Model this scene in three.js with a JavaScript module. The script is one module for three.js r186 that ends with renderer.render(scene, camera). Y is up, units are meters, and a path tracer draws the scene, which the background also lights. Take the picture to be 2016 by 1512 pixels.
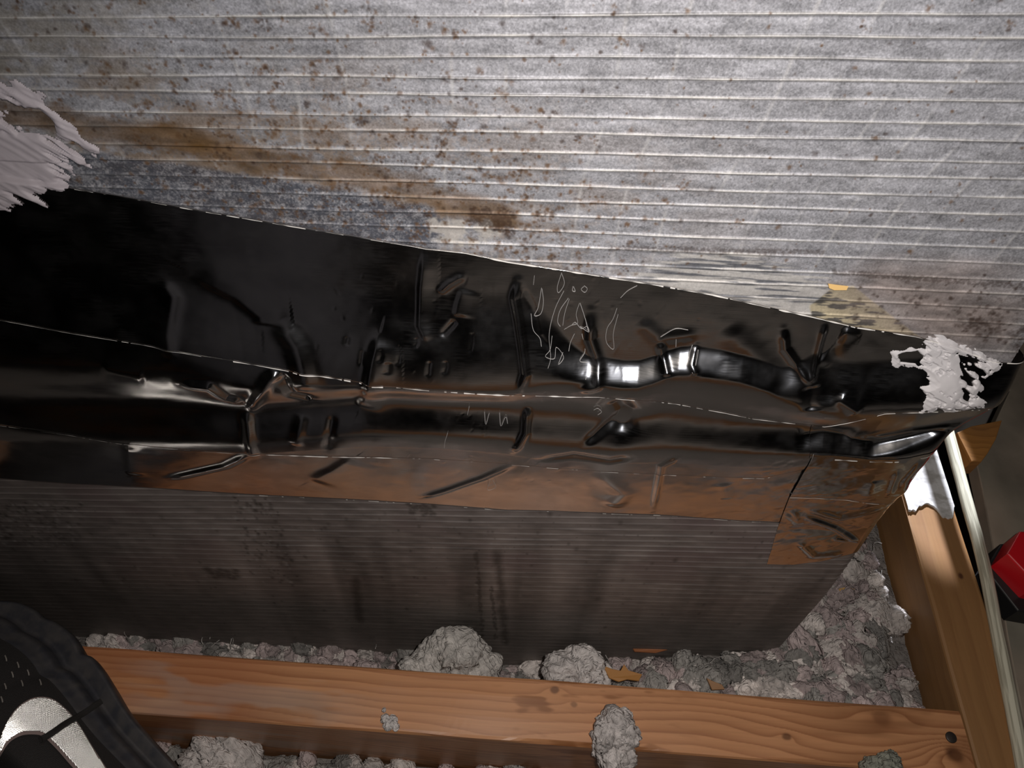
import * as THREE from 'three';
import { mergeGeometries, mergeVertices } from 'three/addons/utils/BufferGeometryUtils.js';
import { RoundedBoxGeometry } from 'three/addons/geometries/RoundedBoxGeometry.js';

// ------------------------------------------------------------------ camera, lights, exposure
const renderer = new THREE.WebGLRenderer({ antialias: true });
renderer.toneMapping = THREE.LinearToneMapping;
renderer.toneMappingExposure = 1.0;
renderer.shadowMap.enabled = true;
const scene = new THREE.Scene();
scene.background = new THREE.Color(0x000000);

const EYE = new THREE.Vector3(0, 0.65, 0);                       // a phone held over the duct, 50 cm above the joists
const RIGHT = new THREE.Vector3(0.99740834, 0.03842483, -0.06082872);
const UP = new THREE.Vector3(-0.07169162, 0.60216448, -0.79514668);
const FWD = new THREE.Vector3(-0.00607552, -0.79744684, -0.60335862);
const camera = new THREE.PerspectiveCamera(53.04, 4 / 3, 0.01, 20);
camera.position.copy(EYE);
camera.quaternion.setFromRotationMatrix(new THREE.Matrix4().makeBasis(RIGHT, UP, FWD.clone().negate()));
scene.add(camera);

function spot(color, power, from, to, angle, penumbra, size) {
  const l = new THREE.SpotLight(color, power, 0, angle, penumbra, 2);
  l.position.set(...from); l.target.position.set(...to);
  l.castShadow = true; l.shadow.radius = size; l.shadow.mapSize.set(2048, 2048); l.shadow.camera.near = 0.02; l.shadow.bias = -0.0005;
  scene.add(l, l.target);
  return l;
}
// the phone's own torch, a hand's breadth right of the lens, strongest towards the right
spot(0xfff6ee, 0.37, [0.025, 0.665, -0.012], [0.025 + 0.15, 0.665 - 0.75, -0.012 - 0.10], 1.52, 1.0, 0.2);
// the headlamp of whoever takes the picture, turned to the upper face of the duct
spot(0xf2f5ff, 0.62, [0.12, 0.86, 0.40], [0.02, 0.555, -0.225], 0.36, 1.0, 0.6);
// a work lamp standing behind the duct, past its right end, shining along the joist
spot(0xf3f6ff, 23, [0.46, 0.72, -1.45], [0.325, 0.145, -0.318], 0.030, 0.35, 0.1);

// ------------------------------------------------------------------ small tools
function rng(seed) { let a = seed >>> 0; return () => { a = (a + 0x6d2b79f5) | 0; let t = Math.imul(a ^ (a >>> 15), 1 | a); t = (t + Math.imul(t ^ (t >>> 7), 61 | t)) ^ t; return ((t ^ (t >>> 14)) >>> 0) / 4294967296; }; }
function hash(x, y, z) { let h = Math.imul(x, 374761393) + Math.imul(y, 668265263) + Math.imul(z, 2147483647 ^ 0x5bd1e995); h = Math.imul(h ^ (h >>> 13), 1274126177); return ((h ^ (h >>> 16)) >>> 0) / 4294967296; }
function noise(x, y = 0, z = 0) {                                 // value noise, -1..1
  const i = Math.floor(x), j = Math.floor(y), k = Math.floor(z); let a = x - i, b = y - j, c = z - k;
  a = a * a * a * (a * (a * 6 - 15) + 10); b = b * b * b * (b * (b * 6 - 15) + 10); c = c * c * c * (c * (c * 6 - 15) + 10);
  const L = (p, q, t) => p + (q - p) * t;
  return 2 * L(L(L(hash(i, j, k), hash(i + 1, j, k), a), L(hash(i, j + 1, k), hash(i + 1, j + 1, k), a), b), L(L(hash(i, j, k + 1), hash(i + 1, j, k + 1), a), L(hash(i, j + 1, k + 1), hash(i + 1, j + 1, k + 1), a), b), c) - 1;
}
function fbm(x, y = 0, z = 0, n = 4) { let s = 0, a = 0.5, f = 1; for (let o = 0; o < n; o++) { s += a * noise(x * f, y * f, z * f + o * 17.3); a *= 0.5; f *= 2.03; } return s; }
const clamp = (x, a = 0, b = 1) => Math.min(b, Math.max(a, x));
const sstep = (a, b, x) => { const t = clamp((x - a) / (b - a)); return t * t * (3 - 2 * t); };
const lerp = (a, b, t) => a + (b - a) * t;
const V3 = (x, y, z) => new THREE.Vector3(x, y, z);
function along(poly, x) {                                         // y of a polyline (sorted by x) at x
  if (x <= poly[0][0]) return poly[0][1];
  for (let i = 1; i < poly.length; i++) if (x <= poly[i][0]) return lerp(poly[i - 1][1], poly[i][1], (x - poly[i - 1][0]) / (poly[i][0] - poly[i - 1][0]));
  return poly[poly.length - 1][1];
}
function smoothAlong(poly, x) {                                   // the same, eased at the corners
  const w = 0.006; return (along(poly, x - w) + 2 * along(poly, x) + along(poly, x + w)) / 4;
}
function segDist(u, v, P) {                                       // [distance, part of the length, side]
  let best = 1e9, at = 0, side = 1;
  for (let i = 1; i < P.length; i++) {
    const ax = P[i - 1][0], ay = P[i - 1][1], bx = P[i][0] - ax, by = P[i][1] - ay;
    const t = clamp(((u - ax) * bx + (v - ay) * by) / (bx * bx + by * by + 1e-12)), dx = u - ax - bx * t, dy = v - ay - by * t, d = Math.hypot(dx, dy);
    if (d < best) { best = d; at = (i - 1 + t) / (P.length - 1); side = bx * dy - by * dx > 0 ? 1 : -1; }
  }
  return [best, at, side];
}
function inPoly(u, v, P) { let c = false; for (let i = 0, j = P.length - 1; i < P.length; j = i++) if (P[i][1] > v !== P[j][1] > v && u < ((P[j][0] - P[i][0]) * (v - P[i][1])) / (P[j][1] - P[i][1]) + P[i][0]) c = !c; return c; }
function polyEdge(u, v, P) { const d = segDist(u, v, [...P, P[0]])[0]; return inPoly(u, v, P) ? d : -d; }
function bezierish(P, n) { return new THREE.CatmullRomCurve3(P.map((p) => V3(p[0], p[1], p[2] || 0)), false, 'centripetal').getPoints(n); }

const taken = {};
function numbered(name) { const n = (taken[name] = (taken[name] ?? -1) + 1); return n ? `${name}_${String(n).padStart(3, '0')}` : name; }
function mesh(name, geo, mat, parent = scene, label) {
  const m = new THREE.Mesh(geo, mat); m.name = parent === scene ? numbered(name) : name; m.castShadow = m.receiveShadow = true;
  if (label) m.userData.label = label;
  parent.add(m); return m;
}
function tag(o, label, category, group, kind) { o.userData.label = label; o.userData.category = category; if (group) o.userData.group = group; if (kind) o.userData.kind = kind; return o; }
function thing(name, label, category, group) { const g = new THREE.Group(); g.name = numbered(name); scene.add(g); return tag(g, label, category, group); }
function grid(nu, nv, at, uvAt, keep) {                           // (nu+1) x (nv+1) points
  const pos = [], uv = [], idx = [];
  for (let j = 0; j <= nv; j++) for (let i = 0; i <= nu; i++) { const p = at(i / nu, j / nv, i, j); pos.push(p.x, p.y, p.z); const t = uvAt(i / nu, j / nv, p); uv.push(t[0], t[1]); }
  const w = nu + 1;
  for (let j = 0; j < nv; j++) for (let i = 0; i < nu; i++) { const a = j * w + i; if (!keep || keep(i, j)) idx.push(a, a + w, a + 1, a + 1, a + w, a + w + 1); }
  const g = new THREE.BufferGeometry();
  g.setAttribute('position', new THREE.Float32BufferAttribute(pos, 3)); g.setAttribute('uv', new THREE.Float32BufferAttribute(uv, 2)); g.setIndex(idx); g.computeVertexNormals();
  return g;
}
function texture(w, h, fn, srgb = false) {                        // fn(i, j) -> [r, g, b] linear 0..1
  const d = new Uint8Array(w * h * 4);
  for (let j = 0; j < h; j++) for (let i = 0; i < w; i++) {
    const c = fn(i, j), o = (j * w + i) * 4;
    for (let k = 0; k < 3; k++) { const x = clamp(c[k]); d[o + k] = 255 * (srgb ? (x <= 0.0031308 ? 12.92 * x : 1.055 * Math.pow(x, 1 / 2.4) - 0.055) : x) + 0.5; }
    d[o + 3] = 255;
  }
  const t = new THREE.DataTexture(d, w, h, THREE.RGBAFormat); t.magFilter = THREE.LinearFilter; t.minFilter = THREE.LinearMipmapLinearFilter; t.generateMipmaps = true;
  t.wrapS = t.wrapT = THREE.MirroredRepeatWrapping; if (srgb) t.colorSpace = THREE.SRGBColorSpace; t.needsUpdate = true; return t;
}
const mixc = (a, b, t) => [lerp(a[0], b[0], t), lerp(a[1], b[1], t), lerp(a[2], b[2], t)];
const std = (o) => new THREE.MeshStandardMaterial(o);
const rgb = (r, g, b) => new THREE.Color().setRGB(r, g, b);

// ------------------------------------------------------------------ site survey: sight lines taken once from the station at EYE
const sight = (x, y) => RIGHT.clone().multiplyScalar(x - 1008).addScaledVector(UP, 756 - y).addScaledVector(FWD, 1515);
function level(x, y, h) { const r = sight(x, y); return r.multiplyScalar((h - EYE.y) / r.y).add(EYE); }      // where a sight line meets the level h
// the duct: two plane faces that meet in a level ridge
const A0 = level(0, 735, 0.382), EU = level(1900, 845, 0.382).sub(A0).normalize();
const facing = (x, y) => { const n = EU.clone().cross(sight(x, y).normalize()).normalize(); return n.dot(FWD) > 0 ? n.negate() : n; };
const NU = facing(1050, 2500), NL = facing(950, 1965);
const DU = EU.clone().cross(NU).negate(), DL = EU.clone().cross(NL);                                       // up the upper face, down the lower face
if (DU.y < 0) DU.negate(); if (DL.y > 0) DL.negate();
const ridgeY = (x) => 735 + 0.0579 * x;
function uv(x, y) {                                               // [metres along the duct, metres below the ridge]
  const up = y < ridgeY(x), n = up ? NU : NL, r = sight(x, y), q = EYE.clone().addScaledVector(r, A0.clone().sub(EYE).dot(n) / r.dot(n)).sub(A0);
  return [q.dot(EU), up ? -q.dot(DU) : q.dot(DL)];
}
const uvs = (P) => P.map((p) => uv(p[0], p[1]));
const UE = 0.416;                                                 // the duct's right end, and how it slants
const ueAt = (v) => (v < 0.01 ? lerp(0.416, 0.400, sstep(-0.018, 0.010, v)) : 0.3991 + 0.09 * v);
function face(u, v, h) {
  const c = 0.005, r = Math.sqrt(v * v + c * c), w = 0.5 + (0.5 * v) / r, end = ueAt(v), over = Math.max(0, u - end);
  const n = NU.clone().lerp(NL, w).normalize(), p = A0.clone().addScaledVector(EU, Math.min(u, end)).addScaledVector(DU, (r - v) / 2).addScaledVector(DL, (r + v) / 2);
  p.addScaledVector(DU, -c / 2).addScaledVector(DL, -c / 2);
  const R = 0.005, th = Math.min(over / R, Math.PI / 2), rest = Math.max(0, over - (R * Math.PI) / 2);      // round the end corner
  p.addScaledVector(EU, R * Math.sin(th)).addScaledVector(n, -R * (1 - Math.cos(th)) - rest);
  return p.addScaledVector(n, h * Math.cos(th)).addScaledVector(EU, h * Math.sin(th));
}

// ------------------------------------------------------------------ the attic itself
const raw = std({ color: rgb(0.13, 0.085, 0.05), roughness: 0.9 });
function structure(name, geo, mat) { const m = mesh(name, geo, mat); m.userData.kind = 'structure'; return m; }
const slab = (w, h, d, x, y, z) => new THREE.BoxGeometry(w, h, d).translate(x, y, z);
structure('floor', slab(4.4, 0.016, 4.6, 0, -0.008, 0.2), std({ color: rgb(0.3, 0.29, 0.28), roughness: 0.95 }));
structure('wall_left', slab(0.05, 2.1, 4.6, -2.2, 1.03, 0.2), raw);
structure('wall_right', slab(0.05, 2.1, 4.6, 2.2, 1.03, 0.2), raw);
structure('wall_back', slab(4.4, 2.1, 0.05, 0, 1.03, -2.1), raw);
structure('wall_front', slab(4.4, 2.1, 0.05, 0, 1.03, 2.5), raw);
structure('ceiling', slab(4.5, 0.05, 4.7, 0, 2.08, 0.2), raw);

// ------------------------------------------------------------------ wood
function woodMap(w, h, len, wid, seed, o) {
  const R = rng(seed), knots = o.knots || [];
  const light = o.light || [0.40, 0.195, 0.085], dark = o.dark || [0.20, 0.075, 0.028];
  return texture(w, h, (i, j) => {
    const u = (i / w) * len, v = (j / h) * wid;
    let warp = 0.9 * fbm(u * 5 + seed, v * 30, 0, 3) + 0.25 * fbm(u * 30, v * 200, 3, 2);
    for (const [ku, kv, kr, ks] of knots) { const d = Math.hypot((u - ku) / 2.2, v - kv); warp += ks * Math.exp(-((d / kr) ** 2)); }
    const ph = o.rings(u, v) + warp, f = ph - Math.floor(ph);
    let t = Math.pow(f, 2.2) * (1 - sstep(0.93, 1, f)) * o.contrast * (0.65 + 0.5 * fbm(u * 9, v * 60, 9, 2));
    let c = mixc(light, dark, clamp(t));
    const fib = 1 + 0.10 * fbm(u * 60, v * 1500, 5, 2) + 0.18 * fbm(u * 6, v * 25, 7, 3);
    c = c.map((x) => x * fib);
    const grime = sstep(0.12, 0.5, fbm(u * 12, v * 40, 21, 4)); c = mixc(c, [0.15, 0.085, 0.05], grime * 0.35);
    for (const [ku, kv, kr, , kd] of knots) { const d = Math.hypot((u - ku) / 1.3, v - kv) / kr + 0.25 * fbm(u * 150, v * 150, 2, 2); c = mixc(c, [0.07, 0.025, 0.012], (kd ?? 0.8) * (1 - sstep(0.35, 0.8, d))); }
    if (o.extra) c = o.extra(u, v, c);
    return c;
  }, true);
}
function beam(len, wid, high, mapTop) {                            // along x from 0, top at y = 0, z from 0 to wid; chamfered, uv over the top and both sides
  const ch = 0.0022, P = [[0, -high], [0, -ch], [ch * 0.3, -ch * 0.3], [ch, 0], [wid * 0.33, 0.0004], [wid * 0.66, 0.0004], [wid - ch, 0], [wid - ch * 0.3, -ch * 0.3], [wid, -ch], [wid, -high]];
  const s = [0]; for (let i = 1; i < P.length; i++) s.push(s[i - 1] + Math.hypot(P[i][0] - P[i - 1][0], P[i][1] - P[i - 1][1]));
  const n = 160;
  const g = grid(n, P.length - 1, (a, b, i, j) => V3(a * len, P[j][1] + (j > 1 && j < P.length - 2 ? 0.0006 * noise(a * len * 25, j * 0.7) : 0), P[j][0] + (j > 1 && j < P.length - 2 ? 0.0006 * noise(a * len * 18, j * 0.4 + 9) : 0)), (a, b, p) => [a, 0]);
  const t = g.attributes.uv; for (let j = 0; j < P.length; j++) for (let i = 0; i <= n; i++) t.setXY(j * (n + 1) + i, i / n, s[j] / s[s.length - 1]);
  const flat = g.toNonIndexed(); flat.computeVertexNormals();
  const cap = (x, dir) => { const sh = new THREE.Shape(P.map((p) => new THREE.Vector2(p[0], p[1]))); const c = new THREE.ShapeGeometry(sh); c.rotateY(-Math.PI / 2); c.translate(x, 0, 0); if (dir > 0) { const ix = c.index.array; for (let k = 0; k < ix.length; k += 3) [ix[k], ix[k + 1]] = [ix[k + 1], ix[k]]; } const q = c.toNonIndexed(); const uvA = q.attributes.uv; for (let k = 0; k < uvA.count; k++) uvA.setXY(k, uvA.getX(k) * 2, uvA.getY(k) * 2); return q; };
  const m = mergeGeometries([flat, cap(0, -1), cap(len, 1)]); m.computeVertexNormals(); return m;
}
const JTOP = 0.145, JH = 0.145;
{
  const len = 0.86, wid = 0.038, per = JH * 2 + wid, x0 = -0.564, z0 = -0.1478;
  const top = (v) => v - JH;                                        // distance across the top from its far edge
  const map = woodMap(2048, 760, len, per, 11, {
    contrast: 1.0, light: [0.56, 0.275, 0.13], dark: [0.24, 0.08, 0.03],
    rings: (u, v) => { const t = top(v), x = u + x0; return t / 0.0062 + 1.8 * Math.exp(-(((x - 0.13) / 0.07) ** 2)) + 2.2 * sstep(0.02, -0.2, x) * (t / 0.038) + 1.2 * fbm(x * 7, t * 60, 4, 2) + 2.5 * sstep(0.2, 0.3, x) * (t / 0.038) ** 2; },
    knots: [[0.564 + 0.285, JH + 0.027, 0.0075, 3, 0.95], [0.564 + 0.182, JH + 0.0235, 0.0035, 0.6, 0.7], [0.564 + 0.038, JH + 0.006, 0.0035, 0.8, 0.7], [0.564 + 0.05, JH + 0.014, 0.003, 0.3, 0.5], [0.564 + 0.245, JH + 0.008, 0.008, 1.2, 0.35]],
    extra: (u, v, c) => { const x = u + x0, t = top(v); const wet = sstep(0.0, 0.25, fbm(x * 9 + 3, t * 40, 33, 3)) * sstep(-0.12, -0.17, x) ; c = mixc(c, [0.30, 0.085, 0.03], 0.45 * wet); const dust = sstep(0.1, 0.3, fbm(x * 22, t * 90, 41, 3)) * sstep(-0.05, -0.14, x) * sstep(-0.25, -0.2, x); c = mixc(c, [0.42, 0.37, 0.33], 0.35 * dust); const sap = sstep(0.18, 0.45, fbm(x * 40, t * 160, 51, 3)) * sstep(-0.02, 0.03, x) * sstep(0.14, 0.08, x); c = mixc(c, [0.20, 0.07, 0.02], 0.7 * sap); const darkEnd = sstep(-0.25, 0.3, fbm(x * 30, t * 120, 61, 3)) * sstep(0.17, 0.26, x); return mixc(c, [0.21, 0.088, 0.036], 0.55 * darkEnd); },  // last mix: colour goes darker towards the right end
  });
  const t = thing('ceiling_joist', 'reddish pine joist lying across the foot of the picture in front of the duct', 'joist');
  t.position.set(x0, JTOP, z0);
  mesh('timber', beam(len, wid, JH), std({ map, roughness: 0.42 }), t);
}
const RX = 0.2975;
{
  const len = 1.7, wid = 0.0382, per = JH * 2 + wid;
  const map = woodMap(2048, 512, len, per, 29, { contrast: 0.5, light: [0.29, 0.15, 0.058], dark: [0.18, 0.076, 0.028], rings: (u, v) => (v - JH) / 0.011 + fbm(u * 3, v * 40, 8, 2), knots: [[1.0 - 0.21, JH + 0.026, 0.003, 0.5, 0.9], [1.0 - 0.15, JH + 0.03, 0.003, 0.5, 0.8], [1.0 - 0.115, JH + 0.025, 0.0035, 0.5, 0.8]] });
  const t = thing('ceiling_joist', 'yellowish joist from the taped duct corner to the lower right, white paint on top', 'joist');
  t.position.set(RX, JTOP, 0.55); t.rotation.y = Math.PI / 2;       // its length runs away from the viewer
  mesh('timber', beam(len, wid, JH), std({ map, roughness: 0.55 }), t);
  // dried white paint brushed over its top beside the duct
  const z1 = -0.43, z2 = -0.262;
  const P = grid(140, 420, (a, b) => {
    const x = RX + 0.0012 + a * 0.0362, z = lerp(z1, z2, b), edge = z2 - 0.030 + 0.003 * noise(a * 2.6, 3) + 0.004 * noise(a * 7, 7) + 0.0012 * noise(a * 20, 11);
    return V3(x, JTOP + 0.0014 + 0.0006 * fbm(x * 160, z * 60, 2, 3) + (z < edge ? 0 : -0.003), z);
  }, (a, b) => [a * 0.0362 / 0.1, b * 0.168 / 0.1]);
  const pm = texture(512, 512, (i, j) => { const s = sstep(-0.05, 0.45, fbm(i / 60, j / 26, 3, 4)); return mixc([0.66, 0.66, 0.67], [0.25, 0.23, 0.21], 0.55 * s + 0.2 * clamp(fbm(i / 12, j / 5, 8, 3))); }, true);
  const m = mesh('paint_patch', P, std({ map: pm, roughness: 0.8 }), scene, 'dried white paint'); scene.remove(m); m.name = 'paint_patch'; t.attach(m);
}
{
  const t = thing('ceiling_joist', 'plain pine joist parallel to the reddish one, behind the camera', 'joist');
  t.position.set(-0.564, JTOP, 0.29);
  mesh('timber', beam(0.86, 0.038, JH), std({ color: rgb(0.34, 0.17, 0.08), roughness: 0.6 }), t);
}

{  // unseen plywood, added so the foil tape has a pale floor to mirror
  const map = woodMap(512, 512, 0.7, 0.9, 71, { contrast: 0.4, light: [0.55, 0.52, 0.49], dark: [0.38, 0.34, 0.30], rings: (u, v) => u / 0.03 + 2 * fbm(u * 6, v * 4, 2, 2) });
  const g = new RoundedBoxGeometry(0.72, 0.0125, 0.95, 2, 0.0015);
  const m = mesh('reflection_board', g, std({ map, roughness: 0.8 })); m.position.set(0.30, JTOP + 0.0069, 0.80); tag(m, 'plywood board added behind the camera for the foil tape to mirror', 'board');
}
// ------------------------------------------------------------------ the duct
const duct = thing('air_duct', 'long grey foil-faced duct with ribbed panels and crumpled silver tape over its seam', 'air duct');
const TU0 = -0.26, TUW = 0.70, TV0 = -0.20, TVH = 0.24;           // upper texture window in metres
{
  // facing of the upper panel: dull foil, rusty specks, dirt band, glue
  const W = 2048, H = 702, px = (u) => ((u - TU0) / TUW) * W, py = (v) => ((v - TV0) / TVH) * H;
  const spots = new Float32Array(W * H), dark = new Float32Array(W * H), R = rng(5);
  const stamp = (buf, u, v, r, s) => { const ci = px(u), cj = py(v), rr = (r / TUW) * W; for (let j = Math.floor(cj - rr - 1); j <= cj + rr + 1; j++) for (let i = Math.floor(ci - rr - 1); i <= ci + rr + 1; i++) if (i >= 0 && j >= 0 && i < W && j < H) { const a = s * clamp(1.2 - Math.hypot(i - ci, j - cj) / rr + 0.5 * noise(i * 0.5, j * 0.5)); if (a > buf[j * W + i]) buf[j * W + i] = Math.min(1, a); } };
  for (let k = 0; k < 5600; k++) {                                 // rust-brown specks, thick to the left of the middle, thin elsewhere
    const x = R() * 2200 - 90, y = R() * 560 - 20, near = Math.exp(-(((x - 600 - (y - 200) * 0.9) / 430) ** 2)) * (0.25 + 0.75 * sstep(0, 260, y));
    if (R() > 0.06 + 0.95 * near) continue;
    const [u, v] = uv(x, y), big = R() < 0.12 * (0.4 + near); const n = big ? 4 + Math.floor(R() * 7) : 1;
    for (let q = 0; q < n; q++) stamp(R() < 0.25 ? dark : spots, u + (R() - 0.5) * 0.004 * (n > 1), v + (R() - 0.5) * 0.003 * (n > 1), 0.0003 + R() * R() * 0.0011, 0.65 + 0.35 * R());
  }
  for (let k = 0; k < 900; k++) {                                  // black mould at the right
    const x = 1680 + R() * 360, y = 545 + R() * 170, [u, v] = uv(x, y), m = Math.max(Math.exp(-(((x - 1935) / 40) ** 2) - ((y - 632) / 20) ** 2), 0.9 * Math.exp(-(((x - 2010) / 30) ** 2) - ((y - 655) / 25) ** 2));
    if (R() < 0.16 + m) stamp(dark, u, v, 0.0003 + R() * 0.0009 + m * 0.0012, 0.6 + 0.4 * R());
  }
  for (let k = 0; k < 420; k++) { const x = 925 + R() * 85, [u, v] = uv(x, 408 + 0.42 * (x - 925) * R() + R() * 26); stamp(dark, u, v, 0.0003 + R() * 0.001, 0.9); }
  for (let k = 0; k < 500; k++) { const x = 1640 + R() * 370, [u, v] = uv(x, 533 + 0.075 * (x - 1640) + (R() - 0.5) * 9); stamp(dark, u, v, 0.0003 + R() * 0.0005, 0.7); }
  for (let k = 0; k < 420; k++) { const x = 1200 + R() * 420, [u, v] = uv(x, 486 + 0.02 * (x - 1200) + (R() - 0.5) * 8); stamp(dark, u, v, 0.0003 + R() * 0.0005, 0.7); }
  const band = uvs([[-80, 215], [180, 262], [330, 285], [500, 318], [640, 350], [760, 375], [850, 398], [930, 425], [985, 440]]);
  const bare = uvs([[-80, 300], [150, 292], [250, 300], [480, 335], [600, 352], [740, 382], [855, 402], [880, 440], [862, 500], [400, 430], [-80, 360]]);
  const glueA = uvs([[845, 432], [900, 425], [960, 430], [985, 455], [965, 480], [900, 488], [850, 470]]);
  const glueB = uvs([[1340, 500], [1430, 490], [1500, 505], [1570, 540], [1640, 570], [1640, 650], [1500, 610], [1350, 580], [1240, 545]]);
  const glueC = uvs([[1590, 600], [1640, 560], [1680, 558], [1720, 590], [1800, 650], [1850, 690], [1700, 680], [1600, 650]]);
  const pinkish = uvs([[1730, 560], [2030, 575], [2060, 760], [1880, 690]]);
  const J = []; { const Rj = rng(77); for (let k = 0; k < 120; k++) J.push((Rj() - 0.5) * 0.18); }
  const va = (u) => -0.1318 - 0.0541 * u, vb = (u) => -0.0782 - 0.0264 * u;
  const map = texture(W, H, (i, j) => {
    const u = TU0 + (i / W) * TUW, v = TV0 + (j / H) * TVH;
    const m = fbm(u * 130, v * 420, 1, 4), lo = fbm(u * 14, v * 30, 2, 3), fine = noise(u * 1900, v * 2600), grit = hash(i, j, 7) - 0.5 + 0.8 * (hash(i >> 1, j >> 1, 9) - 0.5);
    let c = [0.345, 0.345, 0.365].map((x) => x * (1 + 0.40 * m + 0.16 * lo + 0.16 * fine + 0.26 * grit));
    c = mixc(c, [0.27, 0.24, 0.19], 0.8 * clamp(sstep(-0.15, 0.4, fbm(u * 60, v * 90, 6, 4) + 0.4 * fbm(u * 300, v * 400, 28, 3)) * sstep(0.2, 0.0, u)));          // grime spreading from the left
    c = mixc(c, [0.24, 0.165, 0.10], 0.75 * clamp(sstep(-0.12, 0.30, fbm(u * 45, v * 110, 26, 3) + 0.5 * fbm(u * 420, v * 520, 27, 3) + 0.25 * grit) * Math.exp(-(((u - 0.115 - (v + 0.1) * 0.8) / 0.12) ** 2)) * sstep(-0.155, -0.105, v) * sstep(0.02, 0.0, v)));
    // scrim yarns showing through
    const yarn = (q) => Math.exp(-((((q - Math.floor(q)) - 0.5) / 0.035) ** 2));
    const yk = clamp(yarn((u + 0.32 * (v + 0.1) * clamp((u - 0.21) * 7, -1, 1)) / 0.0155 + 0.15 * noise(v * 30, 5)) * (0.55 + noise(u * 90, v * 110, 31)));
    c = mixc(c, [0.60, 0.59, 0.58], 0.42 * yk);
    { const q = 2 + (10 * (v - va(u))) / (vb(u) - va(u)); let best = 9; for (const k of [Math.floor(q), Math.ceil(q)]) if (J[k + 40] !== undefined) { const d = q - k - J[k + 40] - 0.07 * noise(u * 14, k * 3.1); if (Math.abs(d) < Math.abs(best)) best = d; } c = mixc(c, [0.74, 0.72, 0.68], 0.8 * Math.exp(-(((best + 0.015) / 0.06) ** 2)) * (0.75 + 0.5 * noise(u * 90, q * 2))); c = mixc(c, [0.10, 0.10, 0.115], 0.55 * Math.exp(-(((best - 0.12) / 0.05) ** 2)) * clamp(0.55 + noise(u * 40, q * 3)) * lerp(1, 0.6, sstep(0.1, 0.3, u))); }  // rib crests lightened (worn yarn and highlight), shadow line painted beneath each
    if (inPoly(u, v, bare)) { const e = sstep(0, 0.002, polyEdge(u, v, bare) + 0.001 * m); c = mixc(c, mixc([0.075, 0.082, 0.105], [0.40, 0.40, 0.42], clamp(0.22 + 0.8 * fbm(u * 320, v * 520, 12, 4) + 0.35 * fine + 0.45 * grit)), 0.85 * e); }
    const bd = segDist(u, v, band); if (bd[0] < 0.014) { const t = sstep(0.0068, 0.002, bd[0] + 0.004 * fbm(u * 120, v * 200, 13, 4) + (bd[2] < 0 ? -0.003 : 0.002)); c = mixc(c, [0.17, 0.105, 0.055].map((x) => x * (1 + 0.6 * m)), 0.92 * t * (0.85 + 0.5 * fbm(u * 40, v * 90, 19, 3))); }
    let e = polyEdge(u, v, glueA) + 0.004 * fbm(u * 160, v * 160, 14, 3); if (e > 0) c = mixc(c, [0.53, 0.50, 0.46], 0.85 * sstep(0, 0.0015, e) * sstep(-0.35, 0.1, fbm(u * 300, v * 300, 15, 3)));
    e = polyEdge(u, v, glueB); if (e > -0.004) { const s = fbm(u * 70, v * 1100, 16, 4) + 0.5 * fbm(u * 30, v * 60, 36, 2); c = mixc(c, mixc([0.13, 0.135, 0.15], [0.58, 0.56, 0.53], sstep(-0.22, 0.1, s)), 0.85 * sstep(0, 0.004, e + 0.006 * s + 0.002)); }
    e = polyEdge(u, v, glueC); if (e > -0.002) { const s = fbm(u * 150, v * 800, 17, 4) + 0.4 * fbm(u * 60, v * 120, 37, 2); c = mixc(c, mixc([0.07, 0.065, 0.055], [0.53, 0.46, 0.31], sstep(-0.3, -0.05, s)), 0.9 * sstep(0, 0.001, e)); }
    e = polyEdge(u, v, pinkish); if (e > -0.02) c = mixc(c, [0.30, 0.245, 0.22].map((x) => x * (1 + 0.6 * m + 0.4 * lo)), 0.8 * sstep(-0.015, 0.01, e + 0.02 * lo));
    const k = j * W + i; c = c.map((x) => x * (1 + 0.14 * grit)); if (spots[k]) c = mixc(c, [0.155, 0.085, 0.04], 0.9 * spots[k]); if (dark[k]) c = mixc(c, [0.055, 0.03, 0.02], 0.8 * dark[k]);
    return c;
  }, true);
  const bump = texture(1024, 702, (i, j) => { const u = TU0 + (i / 1024) * TUW, v = TV0 + (j / 702) * TVH; const yarn = (q) => Math.exp(-((((q - Math.floor(q)) - 0.5) / 0.06) ** 2)); const b = 0.5 + 0.22 * fbm(u * 200, v * 500, 3, 4) + 0.25 * yarn((u + 0.32 * (v + 0.1) * clamp((u - 0.21) * 7, -1, 1)) / 0.0155 + 0.15 * noise(v * 30, 5)) * (0.6 + 0.5 * noise(u * 60, v * 40, 31)); return [b, b, b]; });
  const mat = std({ map, roughness: 0.70, metalness: 0.72, bumpMap: bump, bumpScale: 0.0005 });
  // ribs: yarns that run the length of the panel, a little out of parallel
  const rowsAt = [-0.5, -0.3, -0.17, -0.11, -0.07, -0.035, 0, 0.035, 0.07, 0.11, 0.17, 0.3];
  const ks = []; for (let k = -34; k <= 30; k++) for (const t of rowsAt) ks.push([k, t]);
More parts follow.
